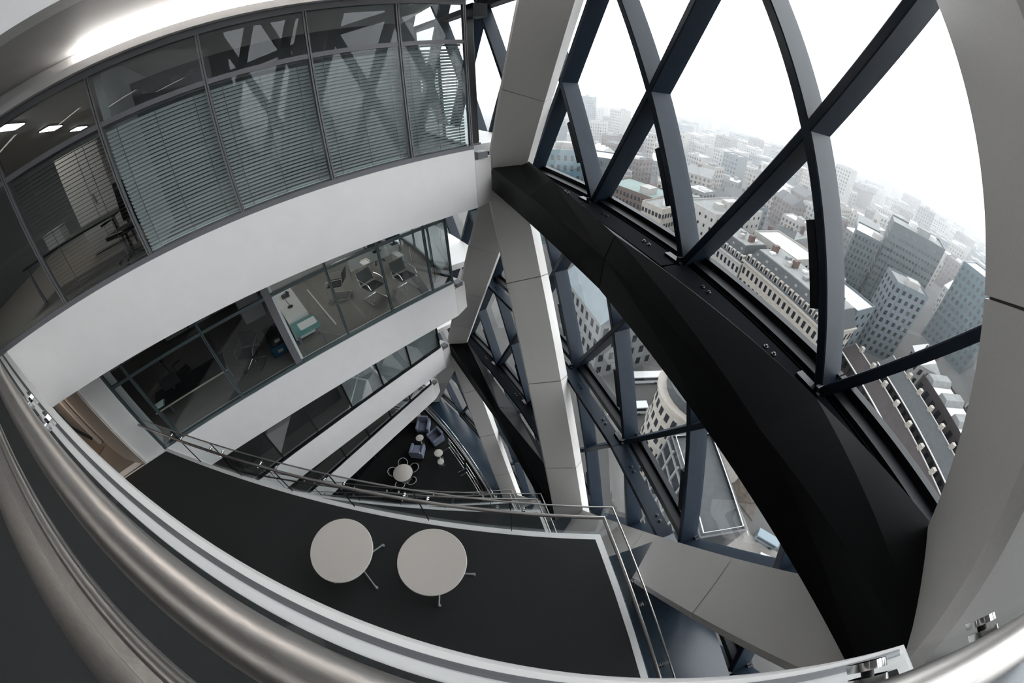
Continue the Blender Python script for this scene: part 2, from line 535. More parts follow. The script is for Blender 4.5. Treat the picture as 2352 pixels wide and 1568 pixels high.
# ---------------------------------------------------------------- lowest floor, back wall; ceiling cap and end walls added against stray light
fl = thing('floor', 'black carpeted lounge floor at the bottom of the light well', 'floor', P(0, 20, -4 * H - 0.4), kind='structure')
poly = arc(-32, 27, RSLAB, 16) + arc(27, -32, 9.6, 8)
part('slab', MB().prism(poly, -4 * H - 0.5, -4 * H - 0.012), 'white_paint', fl, world=True)
part('carpet', MB().prism(poly, -4 * H - 0.011, -4 * H), 'carpet_black', fl, world=True)
part('infill_plate', MB().prism(arc(-24, 8, RSLAB + .01, 10) + arc(8, -24, 27.3, 10), -4 * H - .42, -4 * H - .30), 'plate_blue', fl, world=True)
poly = arc(-32, 27, 28.0, 16) + arc(27, -32, 9.6, 8)
tag(part('floor', MB().prism(poly, -5 * H + ZO - 0.2, -5 * H + ZO - 0.1), 'dark_wall', None), kind='structure')
tag(part('ceiling', MB().prism(poly, 3 * H + ZO + 0.1, 3 * H + ZO + 0.3), 'soffit_paint', None), kind='structure')  # added cap, keeps sky light from leaking in above
wl = arc(-32, 27, 9.6, 12) + arc(27, -32, 9.4, 12)
tag(part('wall_back', MB().prism(wl, -5 * H, 3 * H + ZO), 'dark_wall', None), kind='structure')
for nm, dg in (('wall_lightstop_left', -30.3), ('wall_lightstop_right', 27.0)):  # added walls, cut off sky light from both sides
    tag(part(nm, MB().prism([P(dg, 9.4), P(dg, 28.0), P(dg + .4, 28.0), P(dg + .4, 9.4)], -5 * H + ZO, 3 * H + ZO), 'dim_wall', None), kind='structure')
# ---------------------------------------------------------------- glazed partitions of the office floors
HEAD = 2.62
MULL = {0: [-0.91, 0.28, 1.67, 3.12, 4.63, 6.18, 7.75, 9.3],
        -1: [-0.92, -0.23, 1.08, 2.42, 3.85, 5.46, 7.30, 7.80],
        -2: [-0.85, 0.63, 1.97, 3.40, 4.90, 6.40, 7.90],
        -3: [-0.85, 0.63, 1.97, 3.40, 4.90, 6.40, 7.90],
        -4: [-0.85, 0.63, 2.10, 3.60, 5.10, 6.60, 8.10]}
def qbox(mb, l, s0, s1, m0, m1, z0, z1):
    return mb.prism([Q(l, s0, m0), Q(l, s1, m0), Q(l, s1, m1), Q(l, s0, m1)], l * H + z0, l * H + z1)
wn = 0
for l, ss in MULL.items():
    wn += 1
    fm = 'frame_grey' if l == 0 else ('frame_teal' if l == -1 else 'frame_black')
    t = thing('window_%d' % wn, {0: 'top office glazing with blinds', -1: 'clear glazing of the furnished office', -2: 'grey-paned office glazing two floors down', -3: 'dark strip of office glazing above the lounge', -4: 'dark glass wall of the lowest lounge'}[l], 'window', Q(l, 3, -0.06), kind='structure')
    hd = HEAD if l > -4 else 2.5
    for i, s in enumerate(ss):
        wd = 0.028
        if l == -1 and i == 4: wd = 0.085
        part('mullion', qbox(MB(), l, s - wd, s - 0.006 if wd < .05 else s, -0.10, -0.03, 0.06, hd), fm if wd < .05 else 'frame_grey', t, world=True)
        part('mullion', qbox(MB(), l, s + 0.006 if wd < .05 else s, s + wd, -0.10, -0.03, 0.06, hd), fm if wd < .05 else 'frame_grey', t, world=True)
    part('bottom_rail', qbox(MB(), l, ss[0] - .03, ss[-1] + .03, -0.11, -0.02, 0.001, 0.075), fm, t, world=True)
    part('head_rail', qbox(MB(), l, ss[0] - .03, ss[-1] + .03, -0.11, -0.02, hd, hd + 0.09), fm, t, world=True)
    for i in range(len(ss) - 1):
        a, b = ss[i] + .03, ss[i + 1] - .03
        if b - a < 0.1: continue
        if l >= -1:
            part('transom', qbox(MB(), l, a, b, -0.10, -0.04, 1.93, 2.0), fm, t, world=True)
        part('glass_pane', MB().add([Q(l, a, -0.05, 0.075), Q(l, b, -0.05, 0.075), Q(l, b, -0.05, hd), Q(l, a, -0.05, hd)], [(0, 1, 2, 3)]), 'office_glass' if l > -2 else 'dim_glass', t, world=True)
        if l in (-2, -3):
            # grey screens behind some of the panes, dark sheets as room shade behind the others
            if (l == -2 and i in (0, 1, 2)):
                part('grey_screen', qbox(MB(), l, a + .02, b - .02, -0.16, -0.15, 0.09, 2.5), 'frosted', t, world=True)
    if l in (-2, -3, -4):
        part('room_shade_sheet', qbox(MB(), l, ss[0] if l != -2 else 3.42, 7.9, -0.9, -0.88, 0.005, 2.6), 'dark_wall', t, world=True)  # dark sheet stands in for the shade of unlit rooms
    if l < 0:
        continue
# glass return wall at the office end, facing the facade
for l in (0, -1, -2):
    wn += 1
    t = thing('window_%d' % wn, 'glass end wall facing the facade, ' + {0: 'top office', -1: 'furnished office', -2: 'grey-paned floor'}[l], 'window', Q(l, SEND, -1.0), kind='structure')
    a0 = ang(Q(l, SEND, -0.06))
    for i in range(5):
        p0, p1 = P(a0 - 0.15 - i * 3.2, RSLAB - .05, l * H), P(a0 - 0.15 - (i + 1) * 3.2, RSLAB - .05, l * H)
        part('glass_pane', MB().add([p0 + Vector((0, 0, .07)), p1 + Vector((0, 0, .07)), p1 + Vector((0, 0, 2.6)), p0 + Vector((0, 0, 2.6))], [(0, 1, 2, 3)]), 'office_glass', t, world=True)
        d = (p1 - p0).normalized(); n_ = Vector((d.y, -d.x, 0))
        for q in (p1,):
            part('mullion', MB().box(q + Vector((0, 0, 1.33)), d * .025, n_ * .03, Vector((0, 0, 1.27))), 'frame_teal', t, world=True)
        part('bottom_rail', MB().box((p0 + p1) / 2 + Vector((0, 0, .035)), d * ((p1 - p0).length / 2), n_ * .03, Vector((0, 0, .034))), 'frame_teal', t, world=True)

# white cornice along the top of the upper office glazing, and the lit cove above it
t = thing('trim_1', 'white cornice along the top of the upper office glazing', 'trim', Q(0, 4, 0, HEAD), kind='structure')
part('cornice', qbox(MB(), 0, -1.02, 10.2, -0.12, 0.10, HEAD + .095, HEAD + .20), 'white_paint', t, world=True)
part('fascia', qbox(MB(), 0, -1.0, 10.2, -0.14, -0.06, HEAD + .205, 2.975), 'white_paint', t, world=True)

# ---------------------------------------------------------------- venetian blinds behind the top office glass
BLINDS = [(0.31, 1.64, 'blind', 'closed grey venetian blind in the second pane from the window end'),
          (-0.86, 0.25, 'blind', 'narrow closed grey venetian blind next to the facade'),
          (1.70, 3.09, 'blind', 'closed grey venetian blind with a mirrored diamond of sky on its glass'),
          (3.15, 4.60, 'blind', 'closed grey venetian blind beside the see-through dark one'),
          (4.66, 6.15, 'blind_dark', 'open dark venetian blind with a white cupboard seen through its slats')]
for s0, s1, m, lab in BLINDS:
    top = 1.90
    t = thing('venetian_blind', lab, 'blind', Q(0, (s0 + s1) / 2, -0.16, 0.08), group='blinds in the top office')
    op = m == 'blind_dark'
    d = (Q(0, 1) - Q(0, 0)).normalized(); n_ = Vector((-d.y, d.x, 0))
    part('head_rail', qbox(MB(), 0, s0, s1, -0.19, -0.13, top, top + .03), 'frame_grey', t, world=True)
    part('bottom_bar', qbox(MB(), 0, s0, s1, -0.18, -0.14, 0.085, 0.10), m, t, world=True)
    # one slat: a thin curved strip, tilted
    hw_ = 0.024
    tilt = math.radians(52 if not op else 8)
    L_ = (s1 - s0) / 2
    ring = []
    for sd in (0, 1):
        pts = []
        for k in range(5):
            u = -1 + k * 0.5
            y = u * hw_; z = 0.004 * (1 - u * u) + sd * 0.0012
            pts.append((y * math.cos(tilt) - z * math.sin(tilt), y * math.sin(tilt) + z * math.cos(tilt)))
        ring += pts if sd == 0 else pts[::-1]
    mb = MB().loft([[d * x + n_ * y + Vector((0, 0, z)) for y, z in ring] for x in (-L_, L_)])
    me = mb.mesh('slat', True); me.materials.append(MATS[m])
    n = 33
    for k in range(n):
        z = 0.125 + k * (top - 0.14) / n
        inst('slat', me, Matrix.Translation(Q(0, (s0 + s1) / 2, -0.16, z)), t)
    for u in (0.12, 0.5, 0.88) if not op else (0.2, 0.8):
        s = s0 + (s1 - s0) * u
        part('ladder_cord', qbox(MB(), 0, s - .004, s + .004, -0.124, -0.120, 0.1, top), 'frame_grey', t, world=True)
# dark blind seen edge-on past the end of the office glass
t = thing('facade_blind', 'dark perforated blind seen edge-on beside the last office mullion', 'blind', Q(0, -1.22, -0.2, 0.05))
part('headbox', qbox(MB(), 0, -1.36, -1.06, -0.30, 0.0, 2.42, 2.66), 'frame_black', t, world=True)
part('drop', qbox(MB(), 0, -1.20, -1.05, -0.26, -0.22, 0.05, 2.42), 'dark_plastic', t, world=True)
part('ladder_tape', qbox(MB(), 0, -1.215, -1.201, -0.25, -0.23, 0.1, 2.40), 'frame_grey', t, world=True)
part('bottom_bar', qbox(MB(), 0, -1.23, -1.04, -0.28, -0.20, 0.03, 0.07), 'frame_grey', t, world=True)

# ---------------------------------------------------------------- things in the top office
def lamp_panel(name, l, s, m, w, d, lab, grp=None):
    t = thing(name, lab, 'ceiling light', Q(l, s, m, 2.95), group=grp)
    part('housing', qbox(MB(), l, s - w - .03, s + w + .03, m - d - .03, m + d + .03, 2.955, 2.985), 'frame_grey', t, world=True)
    part('diffuser', qbox(MB(), l, s - w, s + w, m - d, m + d, 2.945, 2.954), 'lamp_panel', t, world=True)
t = thing('cove_light', 'long bright cove light along the top of the upper office glazing', 'light', Q(0, 1.3, 0, HEAD + .2))
part('channel', qbox(MB(), 0, -0.98, 4.8, -0.045, 0.03, HEAD + .203, HEAD + .215), 'frame_grey', t, world=True)
part('tube', qbox(MB(), 0, -0.95, 4.6, -0.03, 0.015, HEAD + .216, HEAD + .24), 'cove_lamp', t, world=True)
lamp_panel('ceiling_light', 0, 6.80, -1.95, 0.11, 0.42, 'bright ceiling light panel at the left picture edge in the top office', 'top office ceiling lights')
lamp_panel('ceiling_light', 0, 7.08, -4.5, 0.12, 0.42, 'ceiling light panel seen above the dark open blind in the top office', 'top office ceiling lights')
lamp_panel('ceiling_light', 0, 7.27, -6.95, 0.12, 0.42, 'farthest small ceiling light panel of the top office, half behind the transom', 'top office ceiling lights')
t = thing('cupboard', 'tall pale cupboard lit behind the dark open blind', 'cupboard', Q(0, 5.9, -3.2))
part('body', qbox(MB(), 0, 5.6, 6.6, -3.5, -2.9, 0.02, 2.1), 'white_desk', t, world=True)
part('door', qbox(MB(), 0, 5.63, 6.08, -2.898, -2.88, 0.06, 2.06), 'white_desk', t, world=True)
part('door', qbox(MB(), 0, 6.12, 6.57, -2.898, -2.88, 0.06, 2.06), 'white_desk', t, world=True)
part('handle', qbox(MB(), 0, 6.05, 6.07, -2.878, -2.85, 0.95, 1.15), 'chrome', t, world=True)
part('wall_left', qbox(MB(), 0, 4.5, 4.62, -6.5, -0.3, 0.0, 2.97), 'grey_wall', None)['kind'] = 'structure'
tag(part('wall_left', qbox(MB(), 0, -0.85, 4.45, -1.9, -1.8, 0.0, 2.6), 'dim_wall', None), kind='structure')  # added wall, hides the bright facade so the blind gaps stay dark
t = thing('desk', 'dark desk behind the open blind in the top office', 'desk', Q(0, 6.2, -1.5))
part('desktop', qbox(MB(), 0, 5.2, 7.2, -1.9, -1.1, 0.70, 0.735), 'dark_plastic', t, world=True)
for s in (5.26, 7.14):
    for m in (-1.84, -1.16):
        part('leg', qbox(MB(), 0, s - .02, s + .02, m - .02, m + .02, 0.012, 0.70), 'frame_grey', t, world=True)
t = thing('file_box', 'pale file box on the dark desk in the top office', 'box', Q(0, 6.5, -1.4, .735))
part('body', qbox(MB(), 0, 6.3, 6.65, -1.6, -1.3, 0.736, 0.95), 'white_desk', t, world=True)
part('lid', qbox(MB(), 0, 6.29, 6.66, -1.61, -1.29, 0.951, 0.99), 'grey_wall', t, world=True)

def swivel_chair(l, s, m, rz, lab):
    b = Q(l, s, m, 0.012)
    t = thing('office_chair', lab, 'chair', b, rz)
    part('seat', MB().bx(-.24, .24, -.24, .24, .43, .51), 'black_leather', t, bevel=.03)
    mb = MB()
    mb.loft([[Vector((x, .22 + .05 * h + dy, .55 + .62 * h)) for x, dy in ((-.22 + .03 * h, 0), (.22 - .03 * h, 0), (.22 - .03 * h, .06), (-.22 + .03 * h, .06))] for h in (0, .5, 1)])
    part('backrest', mb, 'black_leather', t, bevel=.02)
    part('back_bracket', MB().tube([(0, .05, .42), (0, .27, .42), (0, .31, .7)], .02, 8), 'frame_black', t)
    part('gas_column', MB().lathe([(.03, .08), (.03, .28), (.02, .28), (.02, .43)], 12), 'frame_black', t)
    for sx in (-1, 1):
        part('armrest', MB().tube([(sx * .27, .1, .47), (sx * .29, .1, .68), (sx * .29, -.16, .68)], .018, 8), 'frame_black', t)
    for k in range(5):
        a = k * 2 * math.pi / 5
        c, s_ = math.cos(a), math.sin(a)
        lg = part('base_arm', MB().tube([(0, 0, .1), (.3 * c, .3 * s_, .06)], .02, 8), 'frame_black', t)
        part('castor', MB().lathe([(.0, 0), (.025, .005), (.028, .025), (.02, .05)], 10, (.3 * c, .3 * s_, 0)), 'frame_black', lg)
    return t
swivel_chair(0, 5.02, -0.66, 1.2, 'black high-backed chair behind the open blind, top office')

# ---------------------------------------------------------------- furnished office one floor down
l = -1
def cantilever(s, m, rz, lab, ang0):
    b = Q(l, s, m, 0.012)
    t = thing('cantilever_chair', lab, 'chair', b, rz, group='chrome and black visitor chairs')
    r = .011
    for sx in (-1, 1):
        x = sx * .24
        path = [(x * .98, .30, .013), (x, -.24, .013), (x, -.30, .05), (x, -.27, .40), (x, -.22, .44), (x, .20, .43), (x, .24, .47), (x, .33, .86)]
        part('side_frame', MB().tube(path, r, 8), 'chrome', t, True)
        part('armrest', MB().tube([(x * 1.04, .30, .70), (x * 1.1, .05, .69), (x * 1.1, -.2, .66), (x * 1.02, -.27, .52)], r, 8), 'chrome', t, True)
    part('floor_bar', MB().tube([(-.24, .30, .013), (.24, .30, .013)], r, 8), 'chrome', t)
    part('seat', MB().bx(-.235, .235, -.24, .2, .445, .475), 'black_leather', t, bevel=.01)
    mb = MB().loft([[Vector((x, y0 + dy, z)) for x, dy in ((-.235, 0), (.235, 0), (.235, .02), (-.235, .02))] for y0, z in ((.225, .52), (.27, .68), (.315, .86))])
    part('backrest', mb, 'black_leather', t)
    return t
AZL = math.radians(167.771 - 5)
RZ0 = -AZL          # local +x along the partition direction
cantilever(1.10, -1.05, RZ0 + math.pi / 2 + 3.35, 'black cantilever chair in the middle of the row facing the glass desk', 0)
cantilever(0.20, -0.78, RZ0 + math.pi / 2 + 3.25, 'black cantilever chair nearest the floor lamp', 0)
cantilever(1.80, -2.10, RZ0 + math.pi / 2 + 0.9, 'black cantilever chair farthest from the glass, turned sideways', 0)
t = thing('glass_desk', 'glass-topped desk with chrome legs in the bright corner office', 'desk', Q(l, 0.1, -2.2, 0.012))
part('desktop', qbox(MB(), l, -0.80, 1.25, -2.75, -1.80, 0.715, 0.73), 'rail_glass', t, world=True)
part('modesty_panel', qbox(MB(), l, -0.7, 1.15, -2.70, -2.685, 0.30, 0.70), 'white_desk', t, world=True)
for s in (-0.7, 1.15):
    for m in (-2.65, -1.9):
        part('leg', MB().tube([Q(l, s, m, .013), Q(l, s, m, .714)], .02, 8), 'chrome', t, world=True)
swivel_chair(l, 0.0, -3.2, RZ0 + 1.4, 'black swivel chair behind the glass desk')
t = thing('desktop_computer', 'pale grey computer tower standing under the glass desk', 'computer', Q(l, -0.35, -2.15, .012))
part('case', qbox(MB(), l, -0.45, -0.25, -2.38, -1.92, 0.013, 0.50), 'white_desk', t, world=True)
part('front_panel', qbox(MB(), l, -0.44, -0.26, -1.918, -1.90, 0.03, 0.48), 'grey_wall', t, world=True)
t = thing('monitor', 'black flat monitor on the glass desk', 'monitor', Q(l, 0.2, -2.4, .73))
part('screen', qbox(MB(), l, -0.05, 0.45, -2.50, -2.46, 0.83, 1.16), 'dark_plastic', t, world=True)
part('stand', qbox(MB(), l, 0.17, 0.23, -2.46, -2.42, 0.735, 0.95), 'dark_plastic', t, world=True)
part('foot', qbox(MB(), l, 0.07, 0.33, -2.52, -2.32, 0.731, 0.742), 'dark_plastic', t, world=True)
t = thing('monitor', 'second black monitor beside the window end of the glass desk', 'monitor', Q(l, -0.45, -2.4, .73))
part('screen', qbox(MB(), l, -0.68, -0.22, -2.52, -2.48, 0.83, 1.15), 'dark_plastic', t, world=True)
part('stand', qbox(MB(), l, -0.48, -0.42, -2.48, -2.44, 0.735, 0.95), 'dark_plastic', t, world=True)
part('foot', qbox(MB(), l, -0.58, -0.32, -2.54, -2.34, 0.731, 0.742), 'dark_plastic', t, world=True)
t = thing('paper_stack', 'sheets of paper lying on the glass desk', 'paper', Q(l, .75, -2.1, .731))
for k in range(4):
    part('sheet', qbox(MB(), l, .62 + .03 * k, .83 + .03 * k, -2.3 + .04 * k, -2.0 + .04 * k, .731 + .002 * k, .7325 + .002 * k), 'white_paper' if k % 2 else 'beige_wood', t, world=True)
t = thing('floor_lamp', 'thin arched floor lamp with dark shade in the office corner', 'lamp', Q(l, -0.66, -0.55, .012))
part('base', MB().lathe([(.13, 0), (.13, .018), (.02, .025)], 24, Q(l, -0.66, -0.55, .013)), 'grey_wall', t, True, world=True)
pth = [Q(l, -0.66, -0.55, .03), Q(l, -0.68, -0.55, .9), Q(l, -0.70, -0.6, 1.45), Q(l, -0.66, -.75, 1.68), Q(l, -0.52, -1.0, 1.74), Q(l, -0.30, -1.28, 1.62)]
part('arched_pole', MB().tube(pth, .010, 8), 'frame_black', t, True, world=True)
part('lamp_shade', MB().lathe([(.02, .06), (.06, .05), (.11, 0.0), (.10, -.01)], 20, Q(l, -0.28, -1.30, 1.56)), 'dark_plastic', t, True, world=True)
t = thing('credenza', 'long white credenza along the dividing wall of the lower office', 'cabinet', Q(l, 3.3, -1.4, .012))
part('body', qbox(MB(), l, 3.05, 3.62, -2.9, -0.95, 0.06, 0.70), 'white_desk', t, world=True)
part('plinth', qbox(MB(), l, 3.1, 3.57, -2.85, -1.0, 0.013, 0.06), 'dark_plastic', t, world=True)
for k in range(3):
    d_ = part('drawer', qbox(MB(), l, 3.035, 3.049, -2.88 + k * .64, -2.27 + k * .64, 0.09, 0.66), 'white_desk', t, world=True)
    part('handle', qbox(MB(), l, 3.02, 3.034, -2.66 + k * .64, -2.50 + k * .64, 0.54, 0.56), 'chrome', d_, world=True)
t = thing('side_table', 'teal-topped low table against the glass at the end of the credenza', 'table', Q(l, 3.3, -.6, .012))
part('top', qbox(MB(), l, 2.95, 3.6, -0.90, -0.22, 0.58, 0.62), 'teal_paper', t, world=True, bevel=.01)
for s in (3.0, 3.55):
    for m in (-.85, -.27):
        part('leg', qbox(MB(), l, s - .02, s + .02, m - .02, m + .02, .013, .58), 'frame_grey', t, world=True)
t = thing('newspaper', 'folded white newspaper on the teal table', 'newspaper', Q(l, 3.2, -.55, .62))
part('page', qbox(MB(), l, 2.98, 3.45, -.75, -.4, .621, .626), 'white_paper', t, world=True)
part('page', qbox(MB(), l, 3.02, 3.42, -.62, -.38, .627, .632), 'white_paper', t, world=True)
t = thing('telephone', 'black desk telephone on the white credenza', 'telephone', Q(l, 3.3, -2.3, .70))
part('base', qbox(MB(), l, 3.2, 3.42, -2.4, -2.2, .701, .75), 'dark_plastic', t, world=True)
part('handset', qbox(MB(), l, 3.2, 3.26, -2.42, -2.18, .751, .79), 'dark_plastic', t, world=True)
t = thing('desk_lamp', 'black jointed desk lamp on the white credenza', 'lamp', Q(l, 3.35, -1.6, .70))
part('base', MB().lathe([(.08, 0), (.08, .02), (.02, .03)], 16, Q(l, 3.35, -1.6, .701)), 'dark_plastic', t, True, world=True)
part('arm', MB().tube([Q(l, 3.35, -1.6, .73), Q(l, 3.42, -1.75, 1.05), Q(l, 3.30, -1.45, 1.25)], .009, 6), 'dark_plastic', t, world=True)
part('head', MB().lathe([(.015, .05), (.06, 0), (.055, -.005)], 12, Q(l, 3.30, -1.42, 1.2)), 'dark_plastic', t, True, world=True)
# dividing wall between the two rooms, back walls
tag(part('wall_divider', qbox(MB(), l, 3.70, 3.82, -6.0, -0.12, 0.0, 2.97), 'white_paint', None), kind='structure')
tag(part('wall_office_back', qbox(MB(), l, -1.0, 3.7, -4.7, -4.6, 0.0, 2.97), 'grey_wall', None), kind='structure')
tag(part('wall_office_back', qbox(MB(), l, 3.85, 10.3, -5.6, -5.5, 0.0, 2.97), 'grey_wall', None), kind='structure')
t = thing('skirting_strip', 'thin pale floor strip running across the brown office carpet', 'floor strip', Q(l, 2.48, -2.2, .0))
part('strip', qbox(MB(), l, 2.46, 2.50, -3.5, -0.85, .001, .012), 'white_desk', t, world=True)
# darker room to the left
for k, (s, z, lab) in enumerate(((4.12, .012, 'blue storage crate standing on the dark office floor'), (4.08, .315, 'blue-black storage crate stacked on top of the blue one'))):
    t = thing('storage_crate', lab, 'crate', Q(l, s, -1.1, z), group='stacked crates in the dark office')
    a, b = (s - .2, s + .2), (-1.35, -.8)
    mm = 'blue_plastic' if k == 0 else 'dark_plastic'
    part('body', qbox(MB(), l, a[0], a[1], b[0], b[1], z + .001, z + .27), mm, t, world=True)
    part('rim', qbox(MB(), l, a[0] - .015, a[1] + .015, b[0] - .015, b[1] + .015, z + .271, z + .30), mm, t, world=True)
    part('paper_label', qbox(MB(), l, s - .08, s + .06, -.799, -.796, z + .10, z + .19), 'beige_wood', t, world=True)
cantilever(4.85, -0.95, RZ0 + math.pi / 2 + 2.6, 'black cantilever chair in the dark office beside the blue crates', 0)
t = thing('office_desk', 'long desk with pale front edge in the dark office', 'desk', Q(l, 6.3, -.9, .012))
part('desktop', qbox(MB(), l, 5.45, 7.5, -1.15, -0.35, .70, .735), 'dark_plastic', t, world=True)
part('front_edge', qbox(MB(), l, 5.45, 7.5, -0.349, -0.33, .70, .735), 'beige_wood', t, world=True)
part('glass_screen', MB().add([Q(l, 5.5, -.32, .2), Q(l, 7.4, -.32, .2), Q(l, 7.4, -.32, .69), Q(l, 5.5, -.32, .69)], [(0, 1, 2, 3)]), 'rail_glass', t, world=True)
for s in (5.55, 7.4):
    for m in (-1.1, -.42):
        part('leg', qbox(MB(), l, s - .02, s + .02, m - .02, m + .02, .013, .70), 'frame_grey', t, world=True)
swivel_chair(l, 6.75, -1.75, RZ0 + 0.4, 'black swivel chair at the long desk in the dark office')
t = thing('monitor', 'black monitor on the long desk in the dark office', 'monitor', Q(l, 6.9, -.75, .735))
part('screen', qbox(MB(), l, 6.65, 7.12, -.80, -.76, .84, 1.16), 'dark_plastic', t, world=True)
part('stand', qbox(MB(), l, 6.86, 6.92, -.84, -.80, .74, .95), 'dark_plastic', t, world=True)
part('foot', qbox(MB(), l, 6.77, 7.0, -.92, -.72, .736, .745), 'dark_plastic', t, world=True)
t = thing('folder_stack', 'teal folders at the balcony end of the dark office desk', 'folders', Q(l, 7.35, -.5, .735))
part('folder', qbox(MB(), l, 7.22, 7.48, -.68, -.42, .736, .75), 'teal_paper', t, world=True)
part('folder', qbox(MB(), l, 7.25, 7.49, -.66, -.44, .751, .762), 'white_paper', t, world=True)
t = thing('white_board', 'white board leaning in the bright end of the dark office', 'board', Q(l, 4.9, -3.4, .012))
part('board', qbox(MB(), l, 4.0, 4.7, -3.2, -3.17, .05, 1.0), 'white_paper', t, world=True)
part('frame', qbox(MB(), l, 3.97, 4.73, -3.24, -3.205, .02, 1.03), 'frame_grey', t, world=True)
t = thing('low_shelf', 'low grey shelf unit against the back wall of the dark office', 'shelf', Q(l, 6.2, -5.2, .012))
part('carcass', qbox(MB(), l, 4.8, 7.6, -5.45, -5.05, .013, .85), 'dark_wall', t, world=True)
for k in range(3):
    part('door', qbox(MB(), l, 4.83 + k * .92, 5.71 + k * .92, -5.048, -5.03, .05, .82), 'grey_wall', t, world=True)
lamp_panel('ceiling_light', -1, 1.4, -2.6, 0.1, 0.6, 'added fill light panel over the glass desk one floor down')  # added fill light, brightens the lower office

# ---------------------------------------------------------------- white pillar and curved corridor wall at the end of the lower office
t = thing('wall_pillar', 'white pillar at the inner end of the furnished office', 'wall', Q(-1, 8.1, -.3), kind='structure')
z0, z1 = -H, -1.18
part('pillar', MB().prism([Q(-1, 7.83, 0.0), Q(-1, 8.42, 0.0), (0.72, 15.80), (0.55, 16.1), Q(-1, 7.83, -0.6)], z0, z1), 'white_paint', t, world=True)
tag(part('wall_corridor', MB().prism([(1.50, 16.98), (1.05, 16.10), (0.62, 15.55), (0.10, 14.92), (-0.9, 13.6), (-1.1, 13.8), (-.1, 15.1), (.5, 15.9), (.85, 16.5)], z0, z1 + .0), 'warm_paint', None), kind='structure')
t = thing('door_1', 'half-open corridor door behind the white pillar', 'door', Vector((-.2, 14.4, z0)), kind='structure')
part('door_leaf', MB().prism([(0.02, 14.86), (-1.30, 12.75), (-1.25, 12.71), (0.08, 14.82)], z0 + .01, z1 - .5), 'grey_wall', t, world=True)
part('door_edge', MB().prism([(0.09, 14.86), (0.02, 14.73), (0.10, 14.69), (0.17, 14.82)], z0 + .01, z1 - .1), 'white_paint', t, world=True)
tag(part('floor_corridor', MB().prism([(0.30, 15.0), (-1.2, 12.6), (1.5, 11.3), (2.9, 13.6)], z0 + .0125, z0 + .02), 'carpet_brown', None), kind='structure')
tag(part('wall_corridor_end', MB().prism([(-1.3, 12.5), (1.2, 11.2), (1.1, 11.0), (-1.4, 12.3)], z0, z1), 'warm_paint', None), kind='structure')

# ceiling lights over the near balcony and the corridor
for i in range(4):
    c = E(0, 2.2 + i * 1.5, -1.2 - .2 * i, 2.955)
    t = thing('ceiling_light', ['first', 'second', 'third', 'fourth'][i] + ' strip light over the near balcony, counted from the windows', 'ceiling light', c, group='strip lights over the near balcony')
    d = (E(0, 1) - E(0, 0)); n_ = (E(0, 0, 1) - E(0, 0, 0))
    part('housing', MB().box(c + Vector((0, 0, .015)), d * .06, n_ * .62, Vector((0, 0, .012))), 'frame_grey', t, world=True)
    part('diffuser', MB().box(c, d * .035, n_ * .6, Vector((0, 0, .002))), 'strip_lamp', t, world=True)
c = Vector((.9, 14.0, -1.20))
t = thing('ceiling_light', 'warm ceiling light in the corridor behind the white pillar', 'ceiling light', c)
part('housing', MB().lathe([(.22, .0), (.22, .025)], 24, c), 'frame_grey', t, world=True)
part('diffuser', MB().lathe([(.19, -.006), (.19, -.001)], 24, c), 'warm_lamp', t, world=True)
